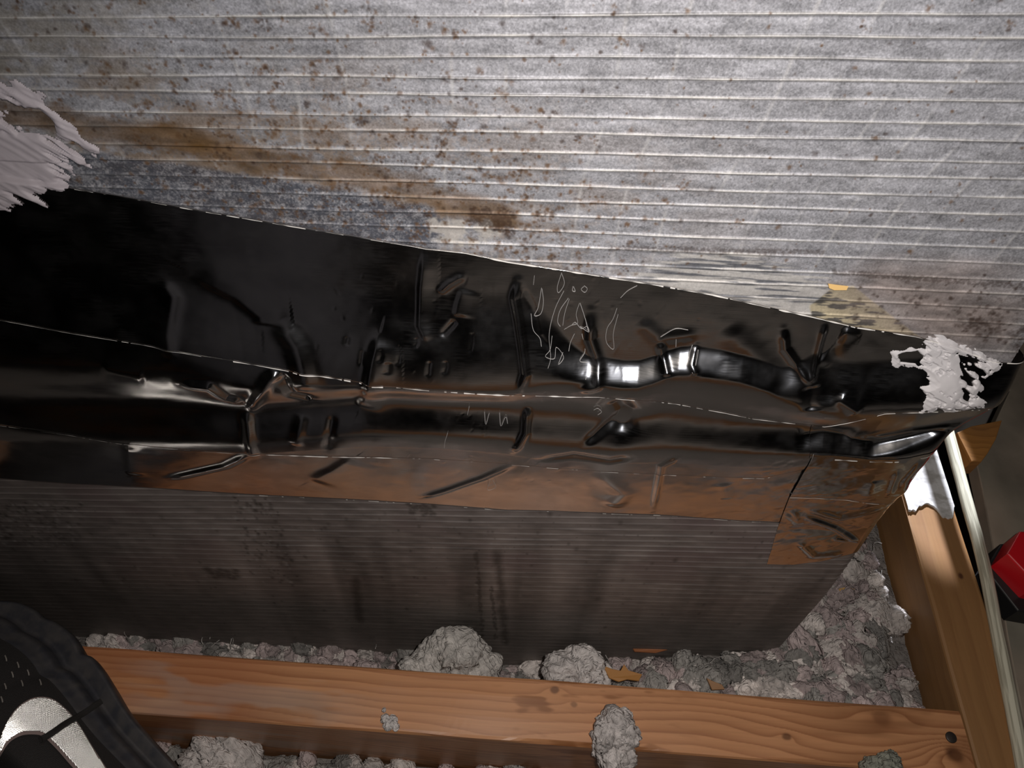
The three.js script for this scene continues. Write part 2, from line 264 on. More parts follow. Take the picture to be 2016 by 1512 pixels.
  const nu = 300, u0 = -0.24, at = (a, jj) => {
    const u = lerp(u0, UE, a), [k, t] = ks[jj], q = k + J[k + 40] * (1 - Math.abs(t) * 1.6) + t + 0.07 * noise(u * 14, k * 3.1) * (Math.abs(t) < 0.2 ? 1 : 0);
    const v = Math.min(0.003, va(u) + ((q - 2) / 10) * (vb(u) - va(u)));
    const amp = 0.00052 * (0.8 + 0.35 * noise(u * 25, k * 1.7)), h = amp * Math.exp(-((t / 0.058) ** 2)) - 0.0002 * Math.exp(-(((t - 0.15) / 0.06) ** 2)) * (0.5 + noise(u * 40, k * 2.3)) + 0.0006 * fbm(u * 20, v * 60, 3, 3) + 0.00016 * fbm(u * 160, v * 300, 4, 2);
    return [u, v, h];
  };
  const g = grid(nu, ks.length - 1, (a, b, i, j) => { const [u, v, h] = at(a, j); return face(u, v, h); }, () => [0, 0]);
  const tuv = g.attributes.uv; for (let j = 0; j < ks.length; j++) for (let i = 0; i <= nu; i++) { const [u, v] = at(i / nu, j); tuv.setXY(j * (nu + 1) + i, (u - TU0) / TUW, (v - TV0) / TVH); }
  mesh('upper_panel', g, mat, duct, 'pale grey ribbed panel with brown specks');
}
{
  // lower panel: the same facing, dirtier
  const LU0 = -0.22, LUW = 0.66, LV0 = 0, LVH = 0.345, W = 1400, H = 732, R = rng(15);
  const dark = new Float32Array(W * H), lightB = new Float32Array(W * H);
  const stamp = (buf, u, v, r, s, el = 1) => { const ci = ((u - LU0) / LUW) * W, cj = ((v - LV0) / LVH) * H, rr = (r / LUW) * W; for (let j = Math.floor(cj - rr * el - 1); j <= cj + rr * el + 1; j++) for (let i = Math.floor(ci - rr - 1); i <= ci + rr + 1; i++) if (i >= 0 && j >= 0 && i < W && j < H) { const a = s * clamp(1.2 - Math.hypot(i - ci, (j - cj) / el) / rr); if (a > buf[j * W + i]) buf[j * W + i] = a; } };
  for (let k = 0; k < 260; k++) { const [u, v] = uv(R() * 200 - 40, 985 + R() * 90); stamp(R() < 0.5 ? lightB : dark, u, v, 0.0006 + R() * 0.0014, 0.3 + 0.6 * R(), 1.3); }
  for (let k = 0; k < 170; k++) { const y = 965 + R() * 180, [u, v] = uv(490 + (y - 965) * 0.3 + (R() - 0.5) * 90, y); stamp(R() < 0.3 ? lightB : dark, u, v, 0.0005 + R() * 0.0012, 0.5 + 0.5 * R(), 1.6); }
  for (let k = 0; k < 420; k++) { const [u, v] = uv(R() * 1700, 1000 + R() * 260); stamp(R() < 0.25 ? lightB : dark, u, v, 0.0004 + R() * R() * 0.0016, 0.3 + 0.4 * R(), 2); }
  for (const [x, y0, y1, w] of [[935, 1085, 1250, 0.0012], [978, 1090, 1265, 0.003], [966, 1150, 1255, 0.001], [700, 1140, 1220, 0.003]]) for (let k = 0; k < 60; k++) { const y = lerp(y0, y1, R()), [u, v] = uv(x + (y - y0) * 0.1 + (R() - 0.5) * 6, y); stamp(dark, u, v, w * (0.6 + 0.6 * R()), 0.8, 3); }
  { const [u, v] = uv(830, 1002); for (let k = 0; k < 50; k++) stamp(dark, u + (R() - 0.5) * 0.014, v + (R() - 0.5) * 0.012, 0.0016, 0.8, 1.4); }
  { const [u, v] = uv(440, 1128); for (let k = 0; k < 30; k++) stamp(dark, u + (R() - 0.5) * 0.02, v + (R() - 0.5) * 0.014, 0.003, 0.8, 1.2); }
  for (const [x, y] of [[967, 1067], [976, 1132], [992, 1260], [937, 1150], [938, 1170], [820, 1170]]) { const [u, v] = uv(x, y); stamp(lightB, u, v, 0.0013, 1, 1); }
  const map = texture(W, H, (i, j) => {
    const u = LU0 + (i / W) * LUW, v = LV0 + (j / H) * LVH;
    const m = fbm(u * 110, v * 240, 1, 4), streak = fbm(u * 55, v * 5, 4, 3), wide = fbm(u * 16, v * 5, 6, 2);
    let c = [0.25, 0.22, 0.21].map((x) => x * (1 + 0.35 * m + 0.75 * streak * sstep(0.08, 0.18, v) + 0.35 * wide));
    c = mixc(c, [0.215, 0.165, 0.165], 0.6 * sstep(0.05, 0.35, fbm(u * 22, v * 26, 9, 3)) * sstep(0.26, 0.12, v));
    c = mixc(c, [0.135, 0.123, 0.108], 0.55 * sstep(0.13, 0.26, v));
    c = c.map((x) => x * lerp(0.62, 1, sstep(-0.12, 0.1, u + 0.04 * wide)));                                                    // fall-off of the light towards the left, put into the colour
    const k = j * W + i; if (dark[k]) c = mixc(c, [0.045, 0.038, 0.032], 0.8 * dark[k]); if (lightB[k]) c = mixc(c, [0.36, 0.34, 0.33], 0.55 * lightB[k]);
    return c;
  }, true);
  const mat = std({ map, roughness: 0.62, metalness: 0.45 });
  const rowsAt = [-0.5, -0.25, -0.14, -0.07, 0, 0.07, 0.14, 0.25], ks = []; for (let k = 0; k <= 54; k++) for (const t of rowsAt) ks.push([k, t]);
  const Rj = rng(78), J = []; for (let k = 0; k < 70; k++) J.push((Rj() - 0.5) * 0.2);
  const [ua, va] = uv(300, 1055), [ub, vb] = uv(1500, 1072), slope = (vb - va) / (ub - ua);
  const nu = 240, at = (a, j) => {
    const u = lerp(LU0, UE, a), [k, t] = ks[j], s = 0.00625, q = k + J[k] * (1 - Math.abs(t) * 1.8) + t + 0.06 * noise(u * 16, k * 3.3);
    const v = clamp(q * s + slope * (u - ua) + 0.002 - slope * 0.1, 0.001, 0.335), fade = lerp(1, 0.45, sstep(0.12, 0.24, v));
    return [u, v, fade * 0.0006 * (0.8 + 0.4 * noise(u * 30, k * 1.9)) * Math.exp(-((t / 0.09) ** 2)) + 0.0008 * fbm(u * 14, v * 18, 5, 2)];
  };
  const g = grid(nu, ks.length - 1, (a, b, i, j) => { const [u, v, h] = at(a, j); return face(u, v, h); }, () => [0, 0]);
  const tuv = g.attributes.uv; for (let j = 0; j < ks.length; j++) for (let i = 0; i <= nu; i++) { const [u, v] = at(i / nu, j); tuv.setXY(j * (nu + 1) + i, (u - LU0) / LUW, (v - LV0) / LVH); }
  mesh('lower_panel', g, mat, duct, 'dirty dark grey ribbed panel below the tape');
}
{
  // the box behind the two facings
  const P = [[-0.33, 0], [0, 0], [0.338, 0]].map(([v]) => face(0, v, -0.003)); const back = V3(0, 0, -0.34);
  const ring = [P[0], P[1], P[2], P[2].clone().add(back), P[0].clone().add(back)];
  const pos = []; const q = (a, b, c, d) => { for (const p of [a, b, c, a, c, d]) pos.push(p.x, p.y, p.z); };
  const sh = (p, u) => p.clone().addScaledVector(EU, u), ua = -0.24, ub = 0.398;
  for (let i = 0; i < 5; i++) { const a = ring[i], b = ring[(i + 1) % 5]; q(sh(a, ua), sh(b, ua), sh(b, ub), sh(a, ub)); }
  for (const u of [ua, ub]) for (let i = 1; i < 4; i++) { const t = [ring[0], ring[i], ring[i + 1]].map((p) => sh(p, u)); if (u === ua) t.reverse(); for (const p of t) pos.push(p.x, p.y, p.z); }
  const g = new THREE.BufferGeometry(); g.setAttribute('position', new THREE.Float32BufferAttribute(pos, 3)); g.setAttribute('uv', new THREE.Float32BufferAttribute(new Float32Array((pos.length / 3) * 2), 2)); g.computeVertexNormals();
  mesh('duct_board', g, std({ color: rgb(0.2, 0.18, 0.16), roughness: 0.7 }), duct);
}

// ---- foil tape: wrinkled strips pressed over the seam
const crest1 = uvs([[-150, 672], [0, 690], [350, 704], [500, 738], [720, 735], [850, 741], [1000, 747], [1090, 728], [1160, 735], [1250, 748], [1330, 714], [1450, 730], [1540, 765], [1620, 790], [1750, 782], [1985, 786]]);
const valley = uvs([[-150, 740], [0, 765], [350, 778], [500, 792], [720, 778], [850, 786], [1000, 792], [1150, 800], [1220, 818], [1300, 802], [1450, 818], [1600, 832], [1700, 858], [1850, 832], [1985, 805]]);
const crest2 = uvs([[-150, 800], [0, 835], [500, 852], [720, 832], [850, 834], [1000, 846], [1050, 856], [1200, 866], [1300, 862], [1450, 872], [1600, 868], [1750, 872], [1860, 866]]);
const wr = [];                                                    // [points in metres, width, height, kind, box]
const fold = (P, w, h, kind = 'g') => { const q = uvs(P), m = 4 * w; wr.push([q, w, h, kind, Math.min(...q.map((p) => p[0])) - m, Math.max(...q.map((p) => p[0])) + m, Math.min(...q.map((p) => p[1])) - m, Math.max(...q.map((p) => p[1])) + m]); };
const mm = 0.001;
fold([[1020, 545], [1014, 580], [1022, 620], [1030, 670], [1036, 715], [1022, 752]], 1.5 * mm, 1.5 * mm); fold([[1030, 560], [1050, 600], [1062, 650], [1085, 678]], 1.2 * mm, -0.4 * mm);
fold([[1163, 605], [1162, 660], [1178, 705], [1176, 738], [1135, 750]], 2.0 * mm, 1.3 * mm); fold([[838, 485], [830, 560], [829, 630], [845, 660]], 1.2 * mm, 0.7 * mm, 't'); fold([[752, 645], [740, 690], [728, 760], [712, 790]], 2.2 * mm, 1.6 * mm, 't');
fold([[492, 800], [515, 765], [540, 725], [560, 712]], 2.4 * mm, 2.0 * mm); fold([[552, 618], [590, 665], [606, 715], [612, 750]], 4.5 * mm, 1.3 * mm); fold([[560, 712], [580, 760], [620, 775]], 2.2 * mm, -1.6 * mm);
fold([[1540, 640], [1543, 680], [1565, 710], [1590, 742]], 1.5 * mm, 1.0 * mm); fold([[1622, 628], [1606, 690], [1592, 742]], 1.2 * mm, 1.1 * mm); fold([[1672, 634], [1640, 672], [1605, 715]], 1.4 * mm, 1.2 * mm, 't'); fold([[1592, 742], [1590, 790]], 3 * mm, -1.4 * mm);
fold([[318, 540], [345, 575], [338, 640], [345, 690]], 3.2 * mm, 0.8 * mm); fold([[380, 530], [470, 575], [520, 612], [522, 630]], 3 * mm, 0.7 * mm, 't'); fold([[360, 738], [420, 742], [450, 768], [490, 778]], 2.4 * mm, 2.2 * mm); fold([[300, 730], [210, 700]], 5 * mm, 0.8 * mm);
fold([[1040, 790], [1036, 830], [1012, 862]], 1.6 * mm, 1.5 * mm); fold([[1215, 770], [1232, 800], [1224, 840]], 4 * mm, -2.2 * mm); fold([[1150, 850], [1195, 825], [1220, 815]], 2 * mm, -1.2 * mm); fold([[488, 795], [500, 840], [508, 872]], 2.4 * mm, 1.5 * mm); fold([[600, 800], [590, 850]], 2.5 * mm, 0.7 * mm); fold([[660, 800], [650, 860]], 2 * mm, -0.7 * mm);
fold([[1296, 665], [1305, 700], [1310, 720]], 1.6 * mm, 1.2 * mm); fold([[1370, 672], [1358, 700], [1366, 716]], 1.2 * mm, 0.8 * mm); fold([[1255, 625], [1300, 660], [1380, 650]], 3 * mm, 0.5 * mm); fold([[1420, 640], [1480, 690], [1540, 745]], 5 * mm, 0.7 * mm);
fold([[500, 868], [450, 898], [390, 915], [335, 932]], 2.0 * mm, 1.3 * mm); fold([[265, 850], [262, 925]], 2 * mm, 0.8 * mm, 't'); fold([[1010, 893], [950, 925], [880, 955], [830, 972]], 1.8 * mm, 0.9 * mm); fold([[700, 880], [660, 910], [615, 935]], 3 * mm, 0.7 * mm, 't'); fold([[1330, 872], [1300, 890], [1285, 1000]], 1.4 * mm, 0.8 * mm); fold([[1175, 905], [1230, 960], [1200, 990]], 5 * mm, 0.7 * mm); fold([[1420, 930], [1430, 970]], 3 * mm, 0.5 * mm); fold([[1060, 880], [1130, 868], [1200, 880], [1240, 872]], 2.2 * mm, -0.9 * mm);
for (const [x, y, l] of [[690, 648, 16], [720, 670, 30], [755, 665, 26], [790, 660, 40], [822, 650, 20], [850, 690, 30], [880, 690, 26], [930, 640, 40], [770, 690, 24]]) fold([[x, y], [x + (l % 7) - 4, y + l * 0.5], [x - 3, y + l]], (0.9 + (l % 5) * 0.15) * mm, -0.26 * mm);
fold([[915, 535], [885, 552], [865, 570]], 1.5 * mm, 0.5 * mm); fold([[915, 560], [905, 590], [900, 615]], 1.6 * mm, 0.5 * mm, 't'); fold([[900, 620], [870, 650]], 1.5 * mm, -0.5 * mm);
fold([[1690, 868], [1760, 856], [1862, 836]], 2.0 * mm, -1.8 * mm); fold([[1700, 852], [1790, 836], [1880, 832]], 1.5 * mm, 0.9 * mm); fold([[1650, 640], [1620, 720], [1625, 780]], 4 * mm, -1.2 * mm); fold([[1640, 760], [1680, 790]], 2.5 * mm, 1.0 * mm); fold([[1560, 850], [1620, 842], [1680, 850]], 4 * mm, -1.4 * mm); fold([[1800, 700], [1880, 760], [1960, 790]], 8 * mm, 1.2 * mm);
fold([[1580, 1005], [1640, 1030], [1690, 1065]], 1.6 * mm, 1.6 * mm); fold([[1590, 990], [1650, 1010], [1740, 990]], 2.0 * mm, 1.0 * mm); fold([[1555, 990], [1570, 1020], [1545, 1000]], 2 * mm, 0.8 * mm); fold([[1570, 1060], [1600, 1090], [1660, 1085]], 2 * mm, 0.9 * mm); fold([[1640, 1055], [1670, 1060]], 1.2 * mm, 0.8 * mm); fold([[1715, 920], [1705, 955]], 3 * mm, 0.8 * mm); fold([[1760, 900], [1745, 960]], 1.5 * mm, 0.8 * mm); fold([[1810, 880], [1775, 930], [1765, 985]], 1.5 * mm, 0.9 * mm);
const dents = [];
{ const R = rng(91); for (const [x0, x1, y0, y1, n] of [[1055, 1225, 535, 735, 46], [885, 1010, 795, 850, 26], [1230, 1400, 560, 690, 14], [620, 980, 500, 730, 22], [760, 1060, 870, 890, 12], [900, 1150, 850, 975, 24], [1060, 1290, 740, 790, 16]]) for (let k = 0; k < n; k++) { const [u, v] = uv(lerp(x0, x1, R()), lerp(y0, y1, R())); dents.push([u, v, (0.3 + R() * 0.35) * mm, (0.5 + R() * R() * 4.5) * mm, (R() < 0.5 ? -1 : 1) * (0.02 + 0.05 * R()) * mm, (R() - 0.5) * 0.8]); } }
function puff(u, v) {                                             // height of the tape above the panel
  const c1 = smoothAlong(crest1, u), va = smoothAlong(valley, u), c2 = smoothAlong(crest2, u), L = sstep(-0.12, 0.06, u), H = [0.0005, lerp(0.0022, 0.0056, L), lerp(0.0014, 0.0018, L), lerp(0.0030, 0.0070, L), 0.0005];
  const flank = lerp(0.046, 0.0115, sstep(0.215, 0.25, u) * sstep(0.345, 0.325, u)) - 0.022 * sstep(0.325, 0.35, u), k = [c1 - flank, c1, va, c2, 0.092]; let h = H[0];
  for (let i = 1; i < 5; i++) if (v > k[i - 1]) h = v < k[i] ? lerp(H[i - 1], H[i], ((t) => (i === 4 ? (t < 0.12 ? 4.17 * t * t : t * 1.0 - 0.06 > 1 ? 1 : (t - 0.06) / 0.94) : t * t * (3 - 2 * t)))((v - k[i - 1]) / Math.max(1e-4, k[i] - k[i - 1]))) : H[i];
  h *= 1 - 0.75 * sstep(UE - 0.03, UE + 0.004, u);
  for (const [P, w, a, kind, ua, ub, vA, vB] of wr) {
    if (u < ua || u > ub || v < vA || v > vB) continue;
    const [d, t, side] = segDist(u, v, P), end = sstep(0, 0.18, t) * sstep(1, 0.82, t) * 0.85 + 0.15;
    if (kind === 'g') h += a * end * Math.exp(-((d / w) ** 2)); else h += a * end * (side > 0 ? Math.exp(-((d / w) ** 2)) : Math.exp(-((d / (3.2 * w)) ** 2))) * (side > 0 ? 1 : 0.999);
  }
  for (const [du, dv, w, l, a, sl] of dents) { const y = v - dv, x = u - du - sl * y; if (Math.abs(x) < 3 * w && Math.abs(y) < 3 * l) h += a * Math.exp(-((x / w) ** 2) - (y / l) ** 2); }
  const rough = lerp(0.5, 1, sstep(0.25, 0.36, u));
  const p = u * 0.83 - v * 0.56, q = u * 0.56 + v * 0.83, wx = 0.25 * noise(q * 40, p * 30, 5);
  return Math.max(0.0003, h + 0.00030 * fbm(p * 55 + wx, q * 62, 3, 3) * rough + 0.00055 * fbm(p * 19 + wx, q * 22, 7, 2) + 0.00035 * sstep(0.31, 0.36, u) * fbm(p * 120 + 2 * wx, q * 130, 12, 3) * sstep(0.005, 0.02, v));
}
function polyAt(P) {                                              // a polyline in metres by its part of the length
  const s = [0]; for (let i = 1; i < P.length; i++) s.push(s[i - 1] + Math.hypot(P[i][0] - P[i - 1][0], P[i][1] - P[i - 1][1]));
  const f = (t) => { const d = clamp(t) * s[s.length - 1]; let i = 1; while (i < P.length - 1 && s[i] < d) i++; const q = (d - s[i - 1]) / (s[i] - s[i - 1]); return [lerp(P[i - 1][0], P[i][0], q), lerp(P[i - 1][1], P[i][1], q)]; };
  f.length_ = s[s.length - 1]; return f;
}
const brushed = texture(512, 1024, (i, j) => { const a = 0.5 + 0.30 * noise(i / 26, j / 1.6, 1) + 0.22 * noise(i / 90, j / 2.7, 2) + 0.1 * noise(i / 9, j / 1.2, 3); return [a, a, a]; });
const smudge = texture(1024, 512, (i, j) => { const a = 0.5 + 0.5 * fbm(i / 70, j / 30, 4, 4) + 0.22 * noise(i / 30, j / 1.5, 9) * sstep(0, 0.4, fbm(i / 60, j / 60, 6, 2)); const r = 0.62 + 0.75 * clamp(a - 0.25); return [r, r, r]; });
const foil = new THREE.MeshPhysicalMaterial({ color: rgb(0.62, 0.605, 0.595), metalness: 1, roughness: 0.22, roughnessMap: smudge, bumpMap: brushed, bumpScale: 0.000007 });
const glueWhite = std({ color: rgb(0.78, 0.76, 0.72), roughness: 0.5 });
const TAPE = {};
function tape(label, top, bottom, lay, n, m) {
  const a = polyAt(top), b = polyAt(bottom);
  const g = grid(n, m + 2, (s, t, i, j) => {
    const q = clamp((j - 1) / m), A = a(s), B = b(s), u = lerp(A[0], B[0], q), v = lerp(A[1], B[1], q);
    return face(u, v, puff(u, v) + lay + (j === 0 || j === m + 2 ? -0.0005 : 0));
  }, () => [0, 0]);
  const t = g.attributes.uv; let k = 0; for (let j = 0; j <= m + 2; j++) for (let i = 0; i <= n; i++) { const q = clamp((j - 1) / m), A = a(i / n), B = b(i / n); t.setXY(k++, lerp(A[0], B[0], q) / 0.12, lerp(A[1], B[1], q) / 0.12); }
  return mesh('foil_tape', g, foil, duct, label);
}
function edging(on, P, lay, s0, s1, width, fill, seed) {           // the cut edge where backing and glue show, broken into dashes
  const f = polyAt(P), n = Math.ceil((f.length_ * (s1 - s0)) / 0.0009), parts = [];
  const g = grid(n, 1, (s, t) => { const [u, v] = f(lerp(s0, s1, s)); const w = width * (0.6 + 0.6 * noise(u * 300, seed)); return face(u, v + (t - 0.5) * w, puff(u, v) + lay + 0.00035); }, (s, t) => [s, t], (i) => noise(i * 0.19, seed * 3.7) + 0.5 * noise(i * 0.7, seed) > 1 - 2 * fill);
  mesh('glue_edge', g, glueWhite, on, 'broken white cut edge');
}
const wrap = (P, d = 0.02) => { const e = P[P.length - 1]; return [...P, [UE + d, e[1]]]; };
const cut = (P) => { const q = P.filter((p) => p[0] < UE - 0.001); return q; };
const aTop = wrap(cut(uvs([[-150, 318], [0, 342], [130, 362], [270, 385], [400, 409], [560, 436], [700, 459], [840, 483], [920, 492], [1000, 509], [1100, 524], [1200, 540], [1300, 556], [1400, 573], [1500, 596], [1600, 618], [1680, 637], [1800, 655], [1880, 678], [1950, 706], [1985, 722]])));
const aBot = wrap(cut(uvs([[-150, 590], [0, 613], [150, 638], [300, 660], [430, 684], [560, 705], [730, 732], [850, 745], [1000, 757], [1120, 764], [1180, 762], [1250, 770], [1330, 782], [1420, 800], [1480, 813], [1560, 822], [1620, 828], [1680, 806], [1730, 790], [1820, 787], [1900, 790], [1960, 800]])));
const shift = (P, d) => P.map((p) => [p[0], p[1] + d]);
const bBotPx = [[-150, 795], [0, 815], [150, 830], [250, 845], [400, 860], [500, 866], [640, 874], [760, 878], [850, 880], [1000, 890], [1130, 899], [1250, 908], [1400, 915], [1500, 918], [1585, 895], [1640, 868], [1700, 850]];
const bBot = uvs(bBotPx), bTop = shift(aBot.filter((p) => p[0] < bBot[bBot.length - 1][0]), -0.007);
const cBot = uvs([[-150, 928], [0, 938], [150, 948], [300, 956], [500, 969], [750, 982], [850, 988], [1000, 1000], [1130, 1003], [1290, 1008], [1370, 1014], [1450, 1020], [1535, 1023], [1590, 1025]]), cTop = shift(uvs([...bBotPx.slice(0, 14), [1560, 914], [1612, 905]]), -0.006);
const dTop = wrap(uvs([[1594, 863], [1640, 866], [1700, 873], [1780, 873], [1855, 868]]), 0.02), dBot = wrap(uvs([[1551, 960], [1600, 960], [1660, 964], [1700, 972], [1755, 985]]), 0.02);
const fTop = wrap(uvs([[1553, 954], [1600, 954], [1660, 958], [1700, 966], [1755, 979]]), 0.02), fBot = wrap(uvs([[1509, 1107], [1560, 1108], [1620, 1100], [1680, 1085]]), 0.016);
const eTop = wrap(cut(uvs([[1598, 806], [1680, 780], [1800, 772], [1960, 770]])), 0.02), eBot = wrap(cut(uvs([[1586, 872], [1700, 878], [1800, 880], [1860, 874]])), 0.02);
const tC = tape('lowest long strip, mirroring the brown joist', cTop, cBot, 0.0002, 640, 60);
const tB = tape('middle long strip folded into two creases along the seam', bTop, bBot, 0.0006, 820, 110);
const tF = tape('square patch with a crumpled lower corner at the duct end', fTop, fBot, 0.0007, 170, 120);
const tD = tape('square patch below the pleated corner at the duct end', dTop, dBot, 0.0011, 170, 100);
const tE = tape('short pleated strip folded round the duct corner', eTop, eBot, 0.0009, 220, 70);
const tA = tape('uppermost wide strip, dark at the left and scuffed in the middle', aTop, aBot, 0.0013, 900, 150);
edging(tA, aTop, 0.0013, 0.12, 0.46, 0.0003, 0.7, 1); edging(tA, aTop, 0.0013, 0.46, 0.97, 0.0006, 0.75, 11); edging(tA, aBot, 0.0013, 0.0, 0.24, 0.00022, 0.9, 2); edging(tA, aBot, 0.0013, 0.24, 0.58, 0.0007, 0.62, 12); edging(tA, aBot, 0.0013, 0.58, 0.98, 0.0003, 0.62, 3);
edging(tB, bBot, 0.0006, 0.02, 0.36, 0.00022, 0.7, 4); edging(tB, bBot, 0.0006, 0.36, 0.50, 0.0008, 0.6, 14); edging(tB, bBot, 0.0006, 0.50, 0.9, 0.0003, 0.35, 5); edging(tC, cBot, 0.0002, 0.30, 0.98, 0.0006, 0.26, 6);
edging(tD, [dTop[0], dBot[0]], 0.0011, 0, 1, 0.0005, 0.6, 7); edging(tD, dBot, 0.0011, 0, 0.9, 0.00035, 0.7, 8); edging(tF, [fTop[0], fBot[0]], 0.0007, 0, 1, 0.0004, 0.2, 9); edging(tE, eBot, 0.0009, 0.1, 0.9, 0.0006, 0.35, 10);

// ---- scuffs: fine abraded lines where knuckles and a putty knife smoothed the tape
{
  const L = [[[1065, 560], [1058, 600], [1052, 615], [1062, 612], [1070, 590], [1067, 562]], [[1105, 530], [1098, 560], [1100, 570], [1112, 552], [1106, 532]], [[1110, 566], [1092, 600], [1082, 650], [1084, 690], [1078, 705]], [[1118, 580], [1102, 605], [1098, 628], [1104, 636]], [[1121, 582], [1112, 610], [1107, 634]], [[1140, 590], [1134, 612], [1138, 630], [1124, 634], [1112, 642]], [[1141, 590], [1150, 618], [1158, 642]], [[1214, 600], [1206, 622], [1195, 640], [1195, 668], [1207, 681], [1206, 650], [1216, 612]], [[1128, 557], [1126, 566], [1131, 567], [1130, 558]], [[1150, 557], [1145, 563], [1151, 569], [1157, 562], [1151, 556]], [[1088, 652], [1083, 676], [1074, 685], [1090, 690], [1096, 672], [1108, 690], [1098, 700], [1108, 682]], [[1131, 650], [1124, 668], [1120, 682]], [[1145, 650], [1150, 686], [1140, 700], [1158, 705], [1151, 726]], [[1125, 632], [1132, 628], [1146, 640], [1155, 634], [1160, 643], [1142, 636]], [[1362, 672], [1355, 690], [1358, 712], [1367, 700], [1372, 680]], [[1330, 660], [1328, 676]], [[1047, 610], [1052, 640], [1062, 655], [1066, 668]], [[1052, 536], [1051, 554]], [[925, 788], [922, 802]], [[955, 798], [958, 815], [964, 800]], [[984, 800], [989, 818], [996, 806], [1000, 815]], [[886, 824], [880, 838], [879, 852]], [[1168, 796], [1176, 792], [1184, 800], [1176, 806]], [[968, 920], [961, 948], [976, 942], [971, 924]], [[1300, 655], [1330, 640], [1352, 642]], [[1255, 556], [1236, 566], [1222, 580]]], R = rng(640), scuffMat = std({ color: rgb(0.55, 0.54, 0.53), roughness: 0.55, metalness: 0.4 });
  for (const P of L) { const c = new THREE.CatmullRomCurve3(uvs(P).map(([u, v]) => face(u + (R() - 0.5) * 0.0006, v, puff(u, v) + 0.00145))); mesh('scuff_line', new THREE.TubeGeometry(c, P.length * 7, 0.00005 + 0.00004 * R(), 5), scuffMat, tA, 'fine whitish scuffed outline'); }
}
// ---- mastic: white sealant brushed on
function smear(label, outline, stroke, hole, thick, lay, color, step = 0.0004, rag = 0.004) {
  const P = uvs(outline), us = P.map((p) => p[0]), vs = P.map((p) => p[1]), u0 = Math.min(...us) - 0.006, u1 = Math.max(...us) + 0.006, v0 = Math.min(...vs) - 0.006, v1 = Math.max(...vs) + 0.006;
  const nu = Math.ceil((u1 - u0) / step), nv = Math.ceil((v1 - v0) / step), cs = Math.cos(stroke), sn = Math.sin(stroke), hgt = new Float32Array((nu + 1) * (nv + 1));
  const g = grid(nu, nv, (a, b, i, j) => {
    const u = lerp(u0, u1, a), v = lerp(v0, v1, b), s = u * cs + v * sn, t = -u * sn + v * cs;
    const br = fbm(s * 45, t * 700, 3, 3), e = polyEdge(u, v, P) + rag * 1.5 * fbm(s * 60, t * 420, 5, 4);
    const k = hole(u, v, s, t);
    const h = Math.min(e * 0.35, 0.0011) * 1 + thick * 0.5 * br + 0.0002 * fbm(u * 300, v * 300, 8, 2) - k * 0.003; hgt[j * (nu + 1) + i] = h;
    return face(u, v, (v > -0.1 ? puffOr(u, v) : 0.0005) + lay + Math.max(h, -0.0006));
  }, (a, b) => [(a * (u1 - u0)) / 0.1, (b * (v1 - v0)) / 0.1], (i, j) => { const w = nu + 1, k = j * w + i; return Math.max(hgt[k], hgt[k + 1], hgt[k + w], hgt[k + w + 1]) > 0; });
  return mesh('sealant_smear', g, std({ color, roughness: 0.6 }), duct, label);
}
const onTape = (u, v) => v > along(aTop, u) && v < along(bBot, Math.min(u, bBot[bBot.length - 1][0]));
const puffOr = (u, v) => { const d = v - along(aTop, u); return sstep(-0.001, 0.0005, d) * (puff(u, v) + 0.0013); };
{
  const gap = uvs([[-90, 178], [20, 172], [75, 200], [112, 232], [122, 268], [60, 262], [-90, 232]]), gap2 = uvs([[88, 262], [150, 268], [185, 295], [160, 340], [118, 350], [95, 310]]);
  smear('lilac-white brushed sealant at the left end of the top tape edge', [[-110, 140], [0, 148], [35, 152], [85, 190], [120, 225], [148, 248], [160, 275], [180, 290], [165, 305], [140, 330], [122, 355], [100, 368], [85, 384], [40, 390], [0, 388], [-110, 380]], 0.62,
    (u, v, s, t) => sstep(-0.002, 0.004, polyEdge(u, v, gap)) * sstep(-0.3, -0.02, fbm(s * 110, t * 300, 21, 3)) + 0.8 * sstep(-0.002, 0.004, polyEdge(u, v, gap2)) * sstep(-0.2, 0.1, fbm(s * 60, t * 500, 22, 3)), 0.0008, 0.0006, rgb(0.37, 0.335, 0.355));
  const body = uvs([[1845, 668], [1880, 690], [1895, 735], [1880, 790], [1800, 790]]), loop = uvs([[1765, 690], [1800, 684], [1812, 694], [1800, 704], [1770, 702]]), gapB = uvs([[1880, 688], [1945, 708], [1935, 732], [1905, 752], [1892, 776], [1880, 772], [1890, 740]]);
  smear('white foamy sealant smeared over the tape near the right duct end', [[1818, 660], [1840, 654], [1880, 664], [1930, 690], [1975, 708], [1960, 722], [1935, 735], [1915, 760], [1930, 785], [1870, 790], [1800, 789], [1806, 770], [1800, 745], [1818, 738], [1812, 722], [1795, 714], [1752, 712], [1750, 696], [1762, 680], [1790, 676], [1812, 676]], 0.5,
    (u, v, s, t) => sstep(-0.001, 0.0006, polyEdge(u, v, loop)) + sstep(-0.004, 0.002, polyEdge(u, v, gapB)) * sstep(-0.12, 0.06, fbm(s * 160, t * 420, 23, 3)) * 0.5 + 0.22 * sstep(0.16, 0.3, fbm(s * 260, t * 600, 24, 3)), 0.0003, 0.0001, rgb(0.50, 0.485, 0.495), 0.00028, 0.0016);
}

